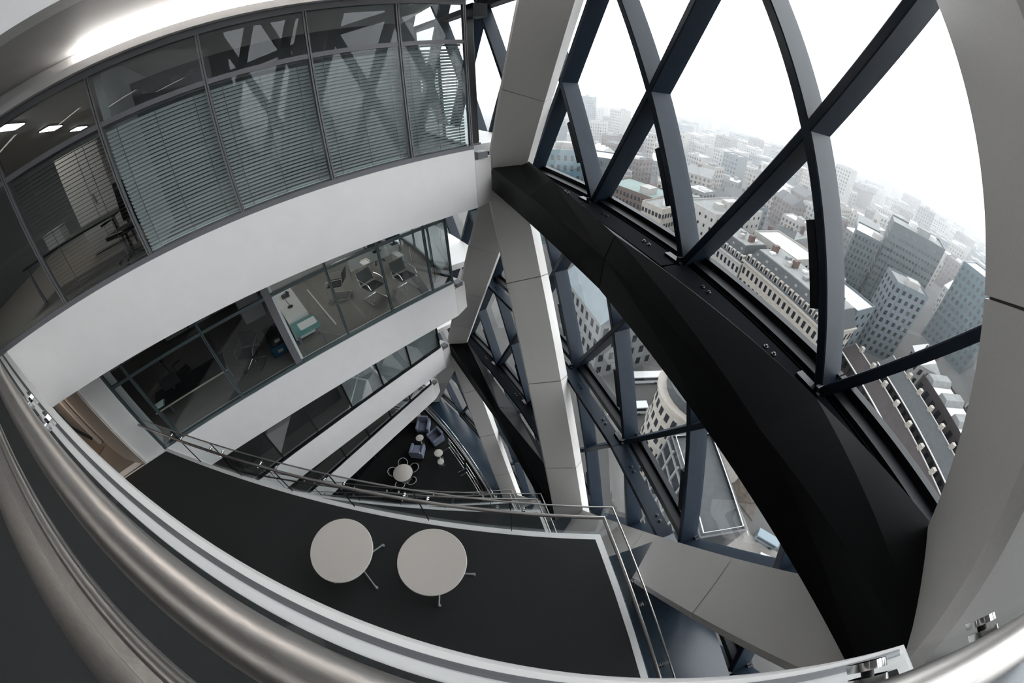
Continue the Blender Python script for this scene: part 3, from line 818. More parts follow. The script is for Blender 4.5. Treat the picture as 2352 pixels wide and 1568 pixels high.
# ---------------------------------------------------------------- glass balustrades with steel handrails
def balustrade(l, lab, nh, ng, zh, zg, r_h, arc_to, panels, nearest=False):
    t = thing('balustrade', lab, 'railing', E(l, 4.5, nh, 0.02))
    Rc = 25.86 if l else 25.83
    c0 = at_radius(l, nh, Rc)
    a0 = ang(c0)
    S0 = (c0 - E(l, 0, nh)).dot((E(l, 1) - E(l, 0)))
    # handrail: along the edge to the corner, then round with the facade
    run = [E(l, ALEN - .05 - i * (ALEN - .05 - S0) / 20, nh, zh) for i in range(21)]
    arcp = [P(a0 + (arc_to - a0) * i / 10, Rc, l * H + zh) for i in range(1, 11)]
    part('handrail', MB().tube(run + arcp, r_h, 16), 'steel', t, True, world=True)
    runc = [E(l, ALEN - .15 - i * (ALEN - .12) / 20, ng, zg) for i in range(21)]
    Rg = 25.98 if l else 25.86; cg = at_radius(l, ng, Rg); ag = ang(cg)
    arcg = [P(ag + (arc_to - ag) * i / 10, Rg, l * H + zg) for i in range(1, 11)]
    runc[-1] = cg + Vector((0, 0, zg))
    if not nearest:
        part('top_cap', MB().tube(runc + arcg, 0.012, 8), 'steel', t, True, world=True)
    # glass panels
    SG = (cg - E(l, 0, ng)).dot(E(l, 1) - E(l, 0))
    gaps = [ALEN - .1 - i * (ALEN - .1 - SG) / panels for i in range(panels + 1)]
    for i in range(panels):
        a, b = gaps[i] - .006, gaps[i + 1] + .006
        part('glass_panel', MB().prism([E(l, a, ng - .006), E(l, b, ng - .006), E(l, b, ng + .006), E(l, a, ng + .006)], l * H + .005, l * H + zg - .008), 'near_rail_glass' if nearest else 'rail_glass', t, world=True)
        if i and not nearest:
            part('joint_seal', MB().box(E(l, gaps[i], ng, zg / 2), (E(l, 1) - E(l, 0)) * .005, (E(l, 0, 1) - E(l, 0, 0)) * .009, Vector((0, 0, zg / 2 - .02))), 'frame_black', t, world=True)
    na = 5
    for i in range(na):
        q0, q1 = P(ag + (arc_to - ag) * i / na + .02, Rg, l * H), P(ag + (arc_to - ag) * (i + 1) / na - .02, Rg, l * H)
        d = (q1 - q0).normalized(); n_ = Vector((d.y, -d.x, 0)) * .006
        part('glass_panel', MB().prism([q0 - n_, q1 - n_, q1 + n_, q0 + n_], l * H + .005, l * H + zg - .008), 'near_rail_glass' if nearest else 'rail_glass', t, world=True)
    # bracket pairs that hold the handrail to the glass
    dv = (E(l, 1) - E(l, 0)); nv = (E(l, 0, 1) - E(l, 0, 0))
    def bracket(c, d, n_):
        b = part('bracket', MB().tube([c, c + n_ * (ng - nh + .02)], .009, 8), 'steel_bright', t, world=True)
        part('disc', MB().tube([c + n_ * (ng - nh - .02), c + n_ * (ng - nh - .008)], .026, 14), 'steel_bright', b, world=True)
        part('disc', MB().tube([c + n_ * (ng - nh + .008), c + n_ * (ng - nh + .02)], .026, 14), 'steel_bright', b, world=True)
    if not nearest:
        for i in range(1, panels):
            for dd in (-.17, .17):
                bracket(E(l, gaps[i] + dd, nh, zh - .10), dv, nv)
        for i in range(1, na):
            for dd in (-.35, .35):
                q = P(ag + (arc_to - ag) * i / na + dd, Rc, l * H + zh - .1)
                bracket(q, None, Vector((q.x, q.y, 0)).normalized())
    return t, bracket
balustrade(-1, 'glass balustrade with steel handrail around the balcony of the two round tables', -0.035, 0.06, 1.0, 1.12, 0.024, 26, 7)
balustrade(-2, 'glass balustrade of the balcony directly below the two-table balcony', -0.035, 0.06, 1.0, 1.12, 0.024, 24, 7)
balustrade(-3, 'glass balustrade two balconies below the round tables, above the lounge', -0.035, 0.06, 1.0, 1.12, 0.024, 20, 7)
t, br = balustrade(0, 'brushed steel handrail and balustrade in the foreground along the bottom edge', 0.144, 0.1365, 1.025, 0.99, 0.024, 26, 6, True)
# steel discs that clamp the near handrail, in pairs
dv = (E(0, 1) - E(0, 0)).normalized(); nv = (E(0, 0, 1) - E(0, 0, 0)).normalized()
for s in (2.84, 3.08, 1.30, 1.04):
    c = E(0, s, 0.160, 0.905)
    b = part('bracket', MB().tube([c - nv * .03, c + nv * .02], .008, 10), 'dark_plastic', t, True, world=True)
    for o in (-.006, .012):
        part('disc', MB().tube([c + nv * o, c + nv * (o + .010)], .024, 24), 'chrome', b, True, world=True)
# slim second rail and flat bar on the inner side of the near handrail
part('inner_tube', MB().tube([E(0, 8.8 - i * .45, 0.066, 0.998) for i in range(20)], .0105, 12), 'steel', t, True, world=True)
part('flat_bar', MB().loft([[E(0, s, n, z) for n, z in ((0.056, .985), (0.052, .992), (0.036, .992), (0.034, .989), (0.0, .984), (-.018, .974), (-.018, .968), (0.056, .975))] for s in (8.8, 6, 3.5, 2.5, 1.9, 1.2, .3)]), 'steel', t, True, world=True)
for s in (4.6, 0.8):
    part('inner_bracket', MB().tube([E(0, s, 0.144, 1.0), E(0, s, 0.02, .972)], .008, 8), 'steel', t, world=True)
# railing of the lowest lounge, along the facade gap
t = thing('balustrade', 'curved glass balustrade with steel rail along the lowest lounge', 'railing', P(-10, 25.85, -4 * H))
z = -4 * H
def arcz(R, h, n=24, d0=-22, d1=8): return [P(d0 + (d1 - d0) * i / n, R, z + h) for i in range(n + 1)]
part('handrail', MB().tube(arcz(25.72, 1.0), .03, 12), 'steel', t, True, world=True)
part('top_cap', MB().tube(arcz(25.85, 1.12), .016, 8), 'steel_bright', t, True, world=True)
part('base_channel', MB().tube(arcz(25.85, .04), .04, 6), 'steel', t, world=True)
part('lower_rail', MB().tube(arcz(25.80, .55), .014, 8), 'steel', t, True, world=True)
for i in range(12):
    d0, d1 = -22 + i * 2.5 + .03, -22 + (i + 1) * 2.5 - .03
    part('glass_panel', MB().prism([P(d0, 25.845), P(d1, 25.845), P(d1, 25.857), P(d0, 25.857)], z + .08, z + 1.1), 'rail_glass', t, world=True)
    part('bracket', MB().tube([P(d1, 25.72, z + .92), P(d1, 25.86, z + .92)], .012, 8), 'steel_bright', t, world=True)
# ---------------------------------------------------------------- two round tables on the balcony
def round_table(c, r, lab, rot, nlegs=4):
    t = thing('round_table', lab, 'table', c, rot)
    part('table_top', MB().lathe([(r - .01, .702), (r, .706), (r, .724), (r - .006, .73)], 64), 'table_top', t, True)
    part('edge_band', MB().lathe([(r - .02, .699), (r - .004, .7015)], 64), 'frame_grey', t)
    part('pedestal', MB().lathe([(.09, .69), (.04, .66), (.028, .60), (.028, .12), (.05, .09), (.05, .05)], 20), 'leg_grey', t, True)
    for k in range(nlegs):
        a = 2 * math.pi * k / nlegs
        d = Vector((math.cos(a), math.sin(a), 0))
        lg = part('leg', MB().tube([d * .03 + Vector((0, 0, .09)), d * .25 + Vector((0, 0, .075)), d * .47 + Vector((0, 0, .05))], .016, 10), 'leg_grey', t, True)
        part('glide', MB().lathe([(.006, .0), (.026, .004), (.028, .02), (.024, .045), (.012, .058)], 16, d * .47), 'leg_grey', lg, True)
    return t
FL = -H + .012
round_table(Vector((5.13, 21.79, FL)), .465, 'round pale table on the balcony, the one nearer the office, wood-toned', math.atan2(21.93 - 21.79, 5.55 - 5.13))
round_table(Vector((5.74, 22.91, FL)), .455, 'round off-white table on the balcony, the one nearer the windows', math.atan2(22.73 - 22.91, 6.10 - 5.74))
# black bin on the balcony below
t = thing('waste_bin', 'black bin on the balcony floor just below the round tables', 'bin', Vector((3.95, 24.2, -2 * H + .012)))
part('body', MB().lathe([(.20, 0), (.22, .02), (.24, .60), (.22, .60), (.21, .05)], 28), 'dark_plastic', t, True)
part('rim', MB().lathe([(.235, .6), (.245, .605), (.245, .63), (.225, .632)], 28), 'black_leather', t, True)

# ---------------------------------------------------------------- lounge on the lowest floor
ZL = -4 * H
def armchair(x, y, rz, lab, cushion=False):
    t = thing('armchair', lab, 'armchair', Vector((x, y, ZL)), rz, group='blue lounge armchairs')
    part('seat_base', MB().bx(-.38, .38, -.36, .36, .13, .30), 'blue_fabric', t, bevel=.02)
    part('seat_cushion', MB().bx(-.26, .26, -.37, .24, .302, .43), 'blue_fabric', t, bevel=.04)
    for sx in (-1, 1):
        x0, x1 = sorted((sx * .265, sx * .40))
        mb = MB().loft([[Vector((xx, yy, zz)) for xx, zz in ((x0, .302), (x1, .302), (x1 + sx * .01, hh), (x0, hh))] for yy, hh in ((-.38, .60), (.0, .63), (.38, .68))])
        part('arm', mb, 'blue_fabric', t, bevel=.03)
    mb = MB().loft([[Vector((xx, yy, zz)) for xx, yy in ((-.30, y0), (.30, y0), (.30, y0 + .13), (-.30, y0 + .13))] for y0, zz in ((.245, .302), (.27, .6), (.30, .86))])
    part('backrest', mb, 'blue_fabric', t, bevel=.03)
    for sx in (-1, 1):
        for sy in (-1, 1):
            part('foot', MB().lathe([(.015, 0), (.022, .13)], 10, (sx * .34, sy * .32, 0)), 'chrome', t)
    if cushion:
        mb = MB().loft([[Vector((xx * k, .13 + .03 * zz + kk, zz)) for xx, zz in ((-.22, .46), (.22, .46), (.20, .72), (-.20, .72))] for kk, k in ((-.05, .7), (-.01, 1), (.03, 1), (.07, .7))])
        part('back_cushion', mb, 'blue_fabric', t, True, bevel=.03)
    return t
armchair(-6.42, 24.10, 1.06, 'blue armchair against the wooden sideboard in the lounge')
armchair(-5.30, 24.50, 0.26, 'blue armchair against the curved lounge railing')
armchair(-4.86, 23.22, -2.10, 'blue armchair with a loose cushion, alone in the middle of the lounge', True)
def small_table(x, y, r, h, lab):
    t = thing('side_table', lab, 'table', Vector((x, y, ZL)), group='small round lounge tables')
    part('top', MB().lathe([(r - .01, h - .02), (r, h - .015), (r, h - .004), (r - .008, h)], 36), 'table_top', t, True)
    part('stem', MB().lathe([(.02, .02), (.02, h - .02)], 12), 'chrome', t, True)
    part('base', MB().lathe([(r * .75, 0), (r * .75, .012), (.03, .022)], 30), 'chrome', t, True)
small_table(-5.55, 23.62, .235, .55, 'small round table between the blue armchairs')
small_table(-4.06, 24.27, .25, .60, 'small round table nearest the lounge railing, overlapping a lower one')
small_table(-3.60, 24.20, .19, .40, 'lower little round table tucked beside another near the railing')
c = Vector((-3.63, 22.03, ZL))
t = thing('round_table', 'large round meeting table with five wire-armed chairs in the lowest lounge', 'table', c)
part('table_top', MB().lathe([(.53, .70), (.545, .705), (.545, .725), (.535, .73)], 48), 'table_top', t, True)
part('pedestal', MB().lathe([(.05, .02), (.05, .70)], 16), 'leg_grey', t, True)
part('base', MB().lathe([(.32, 0), (.32, .015), (.05, .03)], 32), 'leg_grey', t, True)
CH = [(-4.30, 22.22, 'facing the doors'), (-3.72, 22.72, 'on the armchair side'), (-2.98, 22.34, 'on the open carpet side'), (-3.02, 21.66, 'beside the glass wall corner'), (-3.98, 21.50, 'closest to the office glass')]
for x, y, w in CH:
    a = math.atan2(y - c.y, x - c.x)
    t = thing('tub_chair', 'dark tub chair with pale rim at the lounge meeting table, ' + w, 'chair', Vector((x, y, ZL)), a - math.pi / 2, group='chairs around the lounge meeting table')
    rim = [(math.sin(u) * .27, math.cos(u) * .27 - .02, .66 + .07 * math.cos(u)) for u in [math.radians(k) for k in range(-125, 126, 25)]]
    part('rim', MB().tube(rim, .014, 8), 'white_desk', t, True)
    mb = MB().loft([[Vector((math.sin(u) * .255 * f, (math.cos(u) * .255 - .02) * f, zz + (.06 * math.cos(u) if zz > .6 else 0))) for u in [math.radians(k) for k in range(-125, 126, 25)]] + [Vector((math.sin(u) * .235 * f, (math.cos(u) * .235 - .02) * f, zz + (.06 * math.cos(u) if zz > .6 else 0))) for u in [math.radians(k) for k in range(125, -126, -25)]] for zz, f in ((.42, .85), (.65, 1.0))])
    part('shell', mb, 'black_leather', t, True)
    part('seat', MB().lathe([(.2, .40), (.215, .42), (.205, .45)], 24), 'black_leather', t, True)
    for k in range(4):
        u = math.pi / 4 + k * math.pi / 2
        part('leg', MB().tube([(math.cos(u) * .12, math.sin(u) * .12, .40), (math.cos(u) * .22, math.sin(u) * .22, .005)], .010, 8), 'chrome', t)
# sideboard in the corner
t = thing('sideboard', 'pale wooden sideboard in the far corner of the lounge behind the armchair', 'cabinet', Vector((-7.42, 23.62, ZL)), math.radians(145 - 90 + 4))
part('carcass', MB().bx(-.55, .55, -.22, .22, .05, .80), 'beige_wood', t)
part('top', MB().bx(-.57, .57, -.24, .24, .801, .83), 'beige_wood', t)
for k in range(3):
    d_ = part('door', MB().bx(-.54 + k * .362, -.19 + k * .362, -.238, -.222, .08, .78), 'beige_wood', t)
    part('knob', MB().lathe([(.012, 0), (.015, .02)], 8, (-.22 + k * .362, -.25, .5)), 'chrome', d_)
# display racks along the railing with leaflets
def rack(d0, d1, lab, papers):
    m = (d0 + d1) / 2
    t = thing('leaflet_rack', lab, 'rack', P(m, 25.5, ZL), group='racks along the lounge railing')
    for d in (d0, d1):
        part('post', MB().tube([P(d, 25.38, ZL + .01), P(d, 25.50, ZL + .95)], .014, 8), 'steel_bright', t, world=True)
        part('foot', MB().tube([P(d, 25.0, ZL + .02), P(d, 25.50, ZL + .02)], .018, 8), 'steel_bright', t, world=True)
    for R, h in ((25.38, .12), (25.44, .50), (25.50, .93)):
        part('rail', MB().tube([P(d0 + (d1 - d0) * i / 6, R, ZL + h) for i in range(7)], .010, 8), 'steel_bright', t, world=True)
    part('back_sheet', MB().add([P(d0, 25.40, ZL + .15), P(d1, 25.40, ZL + .15), P(d1, 25.50, ZL + .9), P(d0, 25.50, ZL + .9)], [(0, 1, 2, 3)]), 'rail_glass', t, world=True)
    for i, mm in enumerate(papers):
        u0 = d0 + (d1 - d0) * (i + .1) / len(papers); u1 = d0 + (d1 - d0) * (i + .75) / len(papers)
        h0, h1 = (.16, .45) if i % 2 else (.55, .85)
        part('leaflet', MB().add([P(u0, 25.37 + h0 * .13, ZL + h0), P(u1, 25.37 + h0 * .13, ZL + h0), P(u1, 25.37 + h1 * .13, ZL + h1), P(u0, 25.37 + h1 * .13, ZL + h1)], [(0, 1, 2, 3)]), mm, t, world=True)
rack(-10.2, -6.3, 'empty glass leaflet rack on the lounge railing beside the armchair', ['white_paper', 'grey_wall', 'white_paper', 'dark_plastic'])
rack(-5.7, -1.2, 'leaflet rack with red and turquoise papers on the lounge railing', ['cyan_paper', 'white_paper', 'red_paper', 'white_paper', 'orange_paper', 'dark_plastic', 'white_paper'])
# ---------------------------------------------------------------- the city outside
GZ = -75.0
mat('city_stone', (0.1612, 0.1472, 0.1302), 0.9, noise=0.12, nscale=0.6)
mat('city_pale', (0.1705, 0.1650, 0.1568), 0.9, noise=0.10, nscale=0.5)
mat('city_brick', (0.0525, 0.0338, 0.0288), 0.9, noise=0.2, nscale=0.8)
mat('city_brown', (0.0130, 0.0098, 0.0100), 0.9, noise=0.25, nscale=0.5)
mat('city_grey', (0.0825, 0.0850, 0.0862), 0.9, noise=0.12, nscale=0.5)
mat('city_bluegrey', (0.0500, 0.0625, 0.0712), 0.7, noise=0.12, nscale=0.4)
mat('city_teal', (0.0150, 0.0235, 0.0280), 0.5, noise=0.2, nscale=0.4)
mat('roof_slate', (0.0170, 0.0195, 0.0215), 0.8, noise=0.2, nscale=1.0)
mat('roof_white', (0.3000, 0.3000, 0.2963), 0.9, noise=0.05, nscale=0.4)
mat('roof_grey', (0.1000, 0.1025, 0.1025), 0.9, noise=0.15, nscale=0.5)
mat('roof_green', (0.0750, 0.1050, 0.1000), 0.8, noise=0.1, nscale=0.4)
mat('city_window', (0.0088, 0.0105, 0.0125), 0.15)
mat('blue_curtain', (0.0250, 0.0475, 0.0587), 0.12, noise=0.15, nscale=0.15)
mat('asphalt', (0.0325, 0.0312, 0.0300), 0.95, noise=0.25, nscale=0.08)
mat('paving', (0.1125, 0.1050, 0.0975), 0.95, noise=0.15, nscale=0.3)
mat('soil', (0.0288, 0.0220, 0.0163), 1.0, noise=0.5, nscale=0.9)
mat('bus_white', (0.3000, 0.3040, 0.3040), 0.4)
mat('van_blue', (0.0750, 0.1050, 0.1250), 0.4)

tag(part('ground', MB().prism([P(-100 + i * 10, 2200) for i in range(21)] + [P(100, 2), P(-100, 2)], GZ - .5, GZ), 'asphalt', None), kind='structure')

WMESH = {}
def win_mesh(w, h):
    k = (round(w, 2), round(h, 2))
    if k not in WMESH:
        mb = MB().bx(-w / 2, w / 2, -.06, .03, 0, h)
        me = mb.mesh('window'); me.materials.append(MATS['city_window'])
        WMESH[k] = me
    return WMESH[k]

def windows(t, x0, x1, y, nx, z0, z1, nz, ww, wh, side, solo, offs=0.0):
    """grid of windows on a face: side 0 = front (-y), 1 = right (+x), 2 = left (-x)"""
    mb = MB()
    for i in range(nx):
        for j in range(nz):
            u = x0 + (i + .5) * (x1 - x0) / nx
            z = z0 + (j + .5) * (z1 - z0) / nz - wh / 2
            if solo:
                m = Matrix.Translation((u, y, z)) if side == 0 else Matrix.Translation((y, u, z)) @ Matrix.Rotation(math.pi / 2 if side == 1 else -math.pi / 2, 4, 'Z')
                o = bpy.data.objects.new('window', win_mesh(ww, wh)); link(o, t); o.matrix_basis = m
            elif side == 0:
                mb.bx(u - ww / 2, u + ww / 2, y - .06, y + .03, z, z + wh)
            else:
                mb.bx(y - .06, y + .06, u - ww / 2, u + ww / 2, z, z + wh)
    if not solo and mb.v:
        o = part('windows', mb, 'city_window', t)
        o['kind'] = 'stuff'

def block(name, lab, x, y, rz, w, d, h, wall, roof='flat', roofm='roof_grey', nx=6, nz=4, solo=False, group=None, ww=None, wh=None, sides=True, plant=2, cat='building'):
    """centre of the front edge at x,y; front faces local -y"""
    t = thing(name, lab, cat, Vector((x, y, GZ)), math.radians(rz), group=group)
    r = random.Random(int(abs(x) * 31 + abs(y) * 17 + w))
    part('walls', MB().bx(-w / 2, w / 2, 0, d, 0, h), wall, t)
    ww = ww or w / nx * .45
    wh = wh or h / nz * .5
    windows(t, -w / 2, w / 2, 0, nx, .8, h - .5, nz, ww, wh, 0, solo)
    if sides:
        ns = max(2, int(nx * d / w))
        windows(t, 0, d, w / 2, ns, .8, h - .5, nz, ww, wh, 1, False)
        windows(t, 0, d, -w / 2, ns, .8, h - .5, nz, ww, wh, 2, False)
    if roof == 'flat':
        part('roof', MB().bx(-w / 2 + .3, w / 2 - .3, .3, d - .3, h + .001, h + .15), roofm, t)
        pr = MB()
        for b in ((-w / 2, w / 2, 0, .28), (-w / 2, w / 2, d - .28, d)):
            pr.bx(*b, h, h + .9)
        for b in ((-w / 2, -w / 2 + .28), (w / 2 - .28, w / 2)):
            pr.bx(*b, .28, d - .28, h, h + .9)
        part('parapet', pr, wall, t)
        for k in range(plant):
            a, b = r.uniform(-w * .3, w * .2), r.uniform(d * .15, d * .6)
            cw, cdp, chh = r.uniform(2, w * .25 + 2), r.uniform(2, d * .25 + 2), r.uniform(1.5, 3.5)
            part('plant_room', MB().bx(a, a + cw, b, b + cdp, h + .16, h + chh), r.choice(['roof_grey', 'city_pale', 'roof_white', 'roof_grey']), t)
    elif roof == 'gable':
        rh = min(w, d) * .35
        if w >= d:
            part('roof', MB().loft([[Vector((sx, -.3, h)), Vector((sx, d + .3, h)), Vector((sx, d / 2, h + rh))] for sx in (-w / 2 - .2, w / 2 + .2)]), roofm, t)
        else:
            part('roof', MB().loft([[Vector((-w / 2 - .3, sy, h)), Vector((w / 2 + .3, sy, h)), Vector((0, sy, h + rh))] for sy in (-.2, d + .2)]), roofm, t)
        for k in range(2 if w < 35 else 9):
            cx = r.uniform(-w * .4, w * .4) if w < 35 else -w * .45 + k * w * .11
            part('chimney', MB().bx(cx - .6, cx + .6, d * .45, d * .6, h + rh * .5, h + rh + 1.6), 'city_brick' if w < 35 else 'city_stone', t)
        if w > 35:
            part('gutter', MB().bx(-w / 2 - .3, w / 2 + .3, -.75, -.31, h - .25, h + .05), 'roof_white', t)
            part('ridge_capping', MB().bx(-w / 2 - .2, w / 2 + .2, d / 2 - .25, d / 2 + .25, h + rh - .1, h + rh + .12), 'city_pale', t)
    elif roof == 'mansard':
        part('cornice', MB().bx(-w / 2 - .5, w / 2 + .5, -.6, d + .4, h, h + .6), wall, t)
        i1 = 2.6
        part('roof', MB().loft([[Vector((-w / 2 + a, a * .9, z)), Vector((w / 2 - a, a * .9, z)), Vector((w / 2 - a, d - a * .9, z)), Vector((-w / 2 + a, d - a * .9, z))] for a, z in ((0, h + .61), (i1, h + 6.0))]), roofm, t)
        part('roof_top', MB().bx(-w / 2 + i1 + .2, w / 2 - i1 - .2, i1, d - i1, h + 6.01, h + 6.4), 'roof_grey', t)
        for k in range(nx):
            u = -w / 2 + (k + .5) * w / nx
            dm = part('dormer', MB().bx(u - .8, u + .8, .3, 2.2, h + .8, h + 3.2), wall, t)
            part('dormer_window', MB().bx(u - .45, u + .45, .22, .29, h + 1.2, h + 2.8), 'city_window', dm)
            if k % 2:
                part('upper_dormer', MB().bx(u - .5, u + .5, 1.6, 2.8, h + 3.7, h + 5.0), 'roof_grey', t)
        for k in range(nx // 2):
            u = -w / 2 + 4 + (k + .3) * (w - 8) / (nx // 2)
            part('roof_light' if k % 3 else 'water_tank', MB().bx(u, u + 1.6, d * .3 + (k % 2) * d * .25, d * .42 + (k % 2) * d * .25, h + 6.41, h + 7.0 + .5 * (k % 3)), ['roof_white', 'roof_grey', 'city_pale'][k % 3], t)
        for k in range(max(2, nx // 4)):
            u = -w / 2 + (k + .5) * w / max(2, nx // 4)
            part('chimney', MB().bx(u - .7, u + .7, d * .4, d * .55, h + 6.41, h + 9), 'city_brick', t)
    return t
def between(ax, ay, bx, by):
    """front edge from a (left, seen from outside) to b: centre, angle, length"""
    return (ax + bx) / 2, (ay + by) / 2, math.degrees(math.atan2(by - ay, bx - ax)), math.hypot(bx - ax, by - ay)

x, y, a, w = between(-45, 141.5, -6, 129)
block('stone_building', 'long pale stone building with slate mansard and dormers beyond the middle windows', x, y, a, w, 17, 24, 'city_stone', 'mansard', 'roof_slate', 17, 5, True, ww=1.1, wh=2.4)
x, y, a, w = between(-66, 147.5, -46, 142)
block('stone_building', 'shorter stone building with tall dormers, left end of the mansard row', x, y, a, w, 16, 22, 'city_pale', 'mansard', 'roof_slate', 9, 5, True, ww=1.1, wh=2.3)
block('office_block', 'low block with a dazzling white flat roof behind the mansard row', -44, 163, -15, 24, 16, 27, 'city_pale', 'flat', 'roof_white', 8, 4, False, plant=0)
block('office_block', 'blue-grey block with rows of square windows and white roof behind the mansard row', -14, 155, -15, 22, 14, 26, 'city_bluegrey', 'flat', 'roof_white', 6, 6, True, ww=1.4, wh=1.6, plant=1)
x, y, a, w = between(-134, 151, -104, 155)
block('brick_building', 'dark red-brown brick building with green roof strips at the lower left of the city', x, y, a, w, 20, 24, 'city_brick', 'flat', 'roof_green', 13, 6, True, ww=1.2, wh=2.0, plant=1)
block('stone_building', 'cream corner building beside the brick one with small windows', -95.5, 145, 3, 12, 18, 25, 'city_stone', 'flat', 'roof_grey', 6, 5, True, ww=1.3, wh=2.0)
block('stone_building', 'large cream block with few windows and a grey roof, left of the diagonal mullion', -79, 158, -8, 18, 34, 29, 'city_pale', 'flat', 'roof_grey', 5, 7, True, ww=1.0, wh=1.3, plant=2)
block('slab_tower', 'tall pale blue-grey slab tower standing alone on the skyline at left', -392, 338, 48, 26, 16, 52, 'city_bluegrey', 'flat', 'roof_grey', 10, 16, False, sides=False)
block('glass_building', 'nearby sheer blue glass block in the leftmost window triangle', -128, 108, 50, 34, 24, 45, 'blue_curtain', 'flat', 'roof_grey', 12, 10, False, sides=False, plant=1)
block('glass_building', 'low glazed building with gridded facade and white roof beside the blue glass block', -158, 164, 35, 24, 20, 31, 'city_teal', 'flat', 'roof_white', 9, 6, False, plant=0)
block('office_tower', 'tall dark teal tower with ribbed floors rising at the right of the city', 1, 222, 12, 27, 20, 47, 'city_teal', 'flat', 'roof_grey', 16, 14, False, ww=1.1, wh=1.2, plant=3)
block('office_tower', 'narrow dark block attached to the left of the teal tower', -20, 216, 12, 13, 22, 36, 'city_teal', 'flat', 'roof_white', 7, 11, False, plant=1)
block('glass_tower', 'turquoise glass tower at the far right edge of the city view', 40, 245, -20, 30, 24, 44, 'blue_curtain', 'flat', 'roof_white', 10, 11, False, plant=2)
block('office_block', 'pale office block with a bold grid of square dark windows at the right edge', 64, 176, -38, 30, 24, 27, 'city_pale', 'flat', 'roof_grey', 8, 6, True, ww=2.2, wh=2.4, plant=2)
x, y, a, w = between(-1, 150, 55, 108)
block('terrace_row', 'long dark brown terrace with slate roof running diagonally at lower right', x, y, a, w, 9, 13, 'city_brown', 'gable', 'city_brown', 22, 3, False)
x, y, a, w = between(12, 158, 62, 120)
block('terrace_row', 'second dark brown terrace parallel behind the first, with a pale gutter line', x, y, a, w, 10, 14, 'city_brown', 'gable', 'roof_slate', 20, 3, False)
x, y, a, w = between(28, 166, 60, 140)
t = block('workshop_building', 'white ribbed-roof building behind the brown terraces', x, y, a, w, 14, 17, 'city_brown', 'flat', 'roof_white', 10, 3, False, plant=0)
for k in range(5):
    u = -w / 2 + 3 + k * (w - 6) / 4
    part('roof_monitor', MB().loft([[Vector((u - 2.4, sy, 17.2)), Vector((u + 2.4, sy, 17.2)), Vector((u + 1.2, sy, 19.2)), Vector((u - 2.0, sy, 19.2))] for sy in (1, 13)]), 'roof_grey', t)
# curved stone corner building below
t = thing('stone_building', 'curved stone corner building by the street, seen steeply below the big beam', 'building', Vector((-18, 80, GZ)))
hh = 25
ctr = Vector((-9, 70))
def cpt(a, r): return (ctr.x + r * math.cos(math.radians(a)) + 14 - 0, ctr.y + r * math.sin(math.radians(a)) - 74)
outl = [cpt(150 + i * 12, 9.5) for i in range(12)] + [(16, -12), (20, 6), (6, 12)]
part('walls', MB().prism([(p[0] - 0, p[1]) for p in outl], 0, hh), 'city_stone', t)
part('cornice', MB().prism([(p[0] * 1.0 + (-.5 if i < 12 else .2), p[1] - .3) for i, p in enumerate(outl)], hh, hh + .8), 'city_stone', t)
part('roof', MB().prism([(p[0] * .92 + .6, p[1] * .92) for p in outl], hh + .81, hh + 3.2), 'roof_slate', t)
part('string_course', MB().prism([(p[0] + (-.25 if i < 12 else .1), p[1] - .15) for i, p in enumerate(outl)], 13.5, 14.0), 'city_pale', t)
for i in range(11):
    for j in range(6):
        aa_ = 156 + i * 12
        p0 = cpt(aa_, 9.48)
        o = bpy.data.objects.new('window', win_mesh(1.0, 2.0)); link(o, t)
        o.matrix_basis = Matrix.Translation((p0[0], p0[1], 2.0 + j * 3.9)) @ Matrix.Rotation(math.radians(aa_ + 90), 4, 'Z')
# gridded building straight below
t = block('office_block', 'dark-windowed block with a pale grid facade and roof rail, nearly straight below', -0.5, 54.1, -28.7, 17, 7.5, 30, 'city_window', 'flat', 'roof_slate', 6, 6, False, plant=0, sides=False)
for k in range(7):
    part('grid_pier', MB().bx(-8.5 + k * 2.833 - .16, -8.5 + k * 2.833 + .16, -.3, .1, 0, 30.5), 'city_grey', t)
for k in range(10):
    part('grid_beam', MB().bx(-8.6, 8.6, -.22, .1, 1.5 + k * 3.1, 1.9 + k * 3.1), 'city_grey', t)
    part('grid_beam', MB().bx(-8.72, -8.4, 0, 7.5, 1.5 + k * 3.1, 1.9 + k * 3.1), 'city_grey', t)
part('roof_rail', MB().tube([(-7.9, .6, 31.3), (7.9, .6, 31.3), (7.9, 6.9, 31.3), (-7.9, 6.9, 31.3)], .07, 6, True), 'bus_white', t)
block('lead_roof_building', 'building with a wide pale blue-grey lead roof, through the low left window', -58, 78, -12, 26, 20, 20, 'city_grey', 'gable', 'city_bluegrey', 8, 4, False)
block('warehouse', 'plain building with pale flat roof behind the lead-roofed one', -78, 100, -12, 20, 14, 18, 'city_brick', 'flat', 'roof_white', 7, 4, False, plant=1)
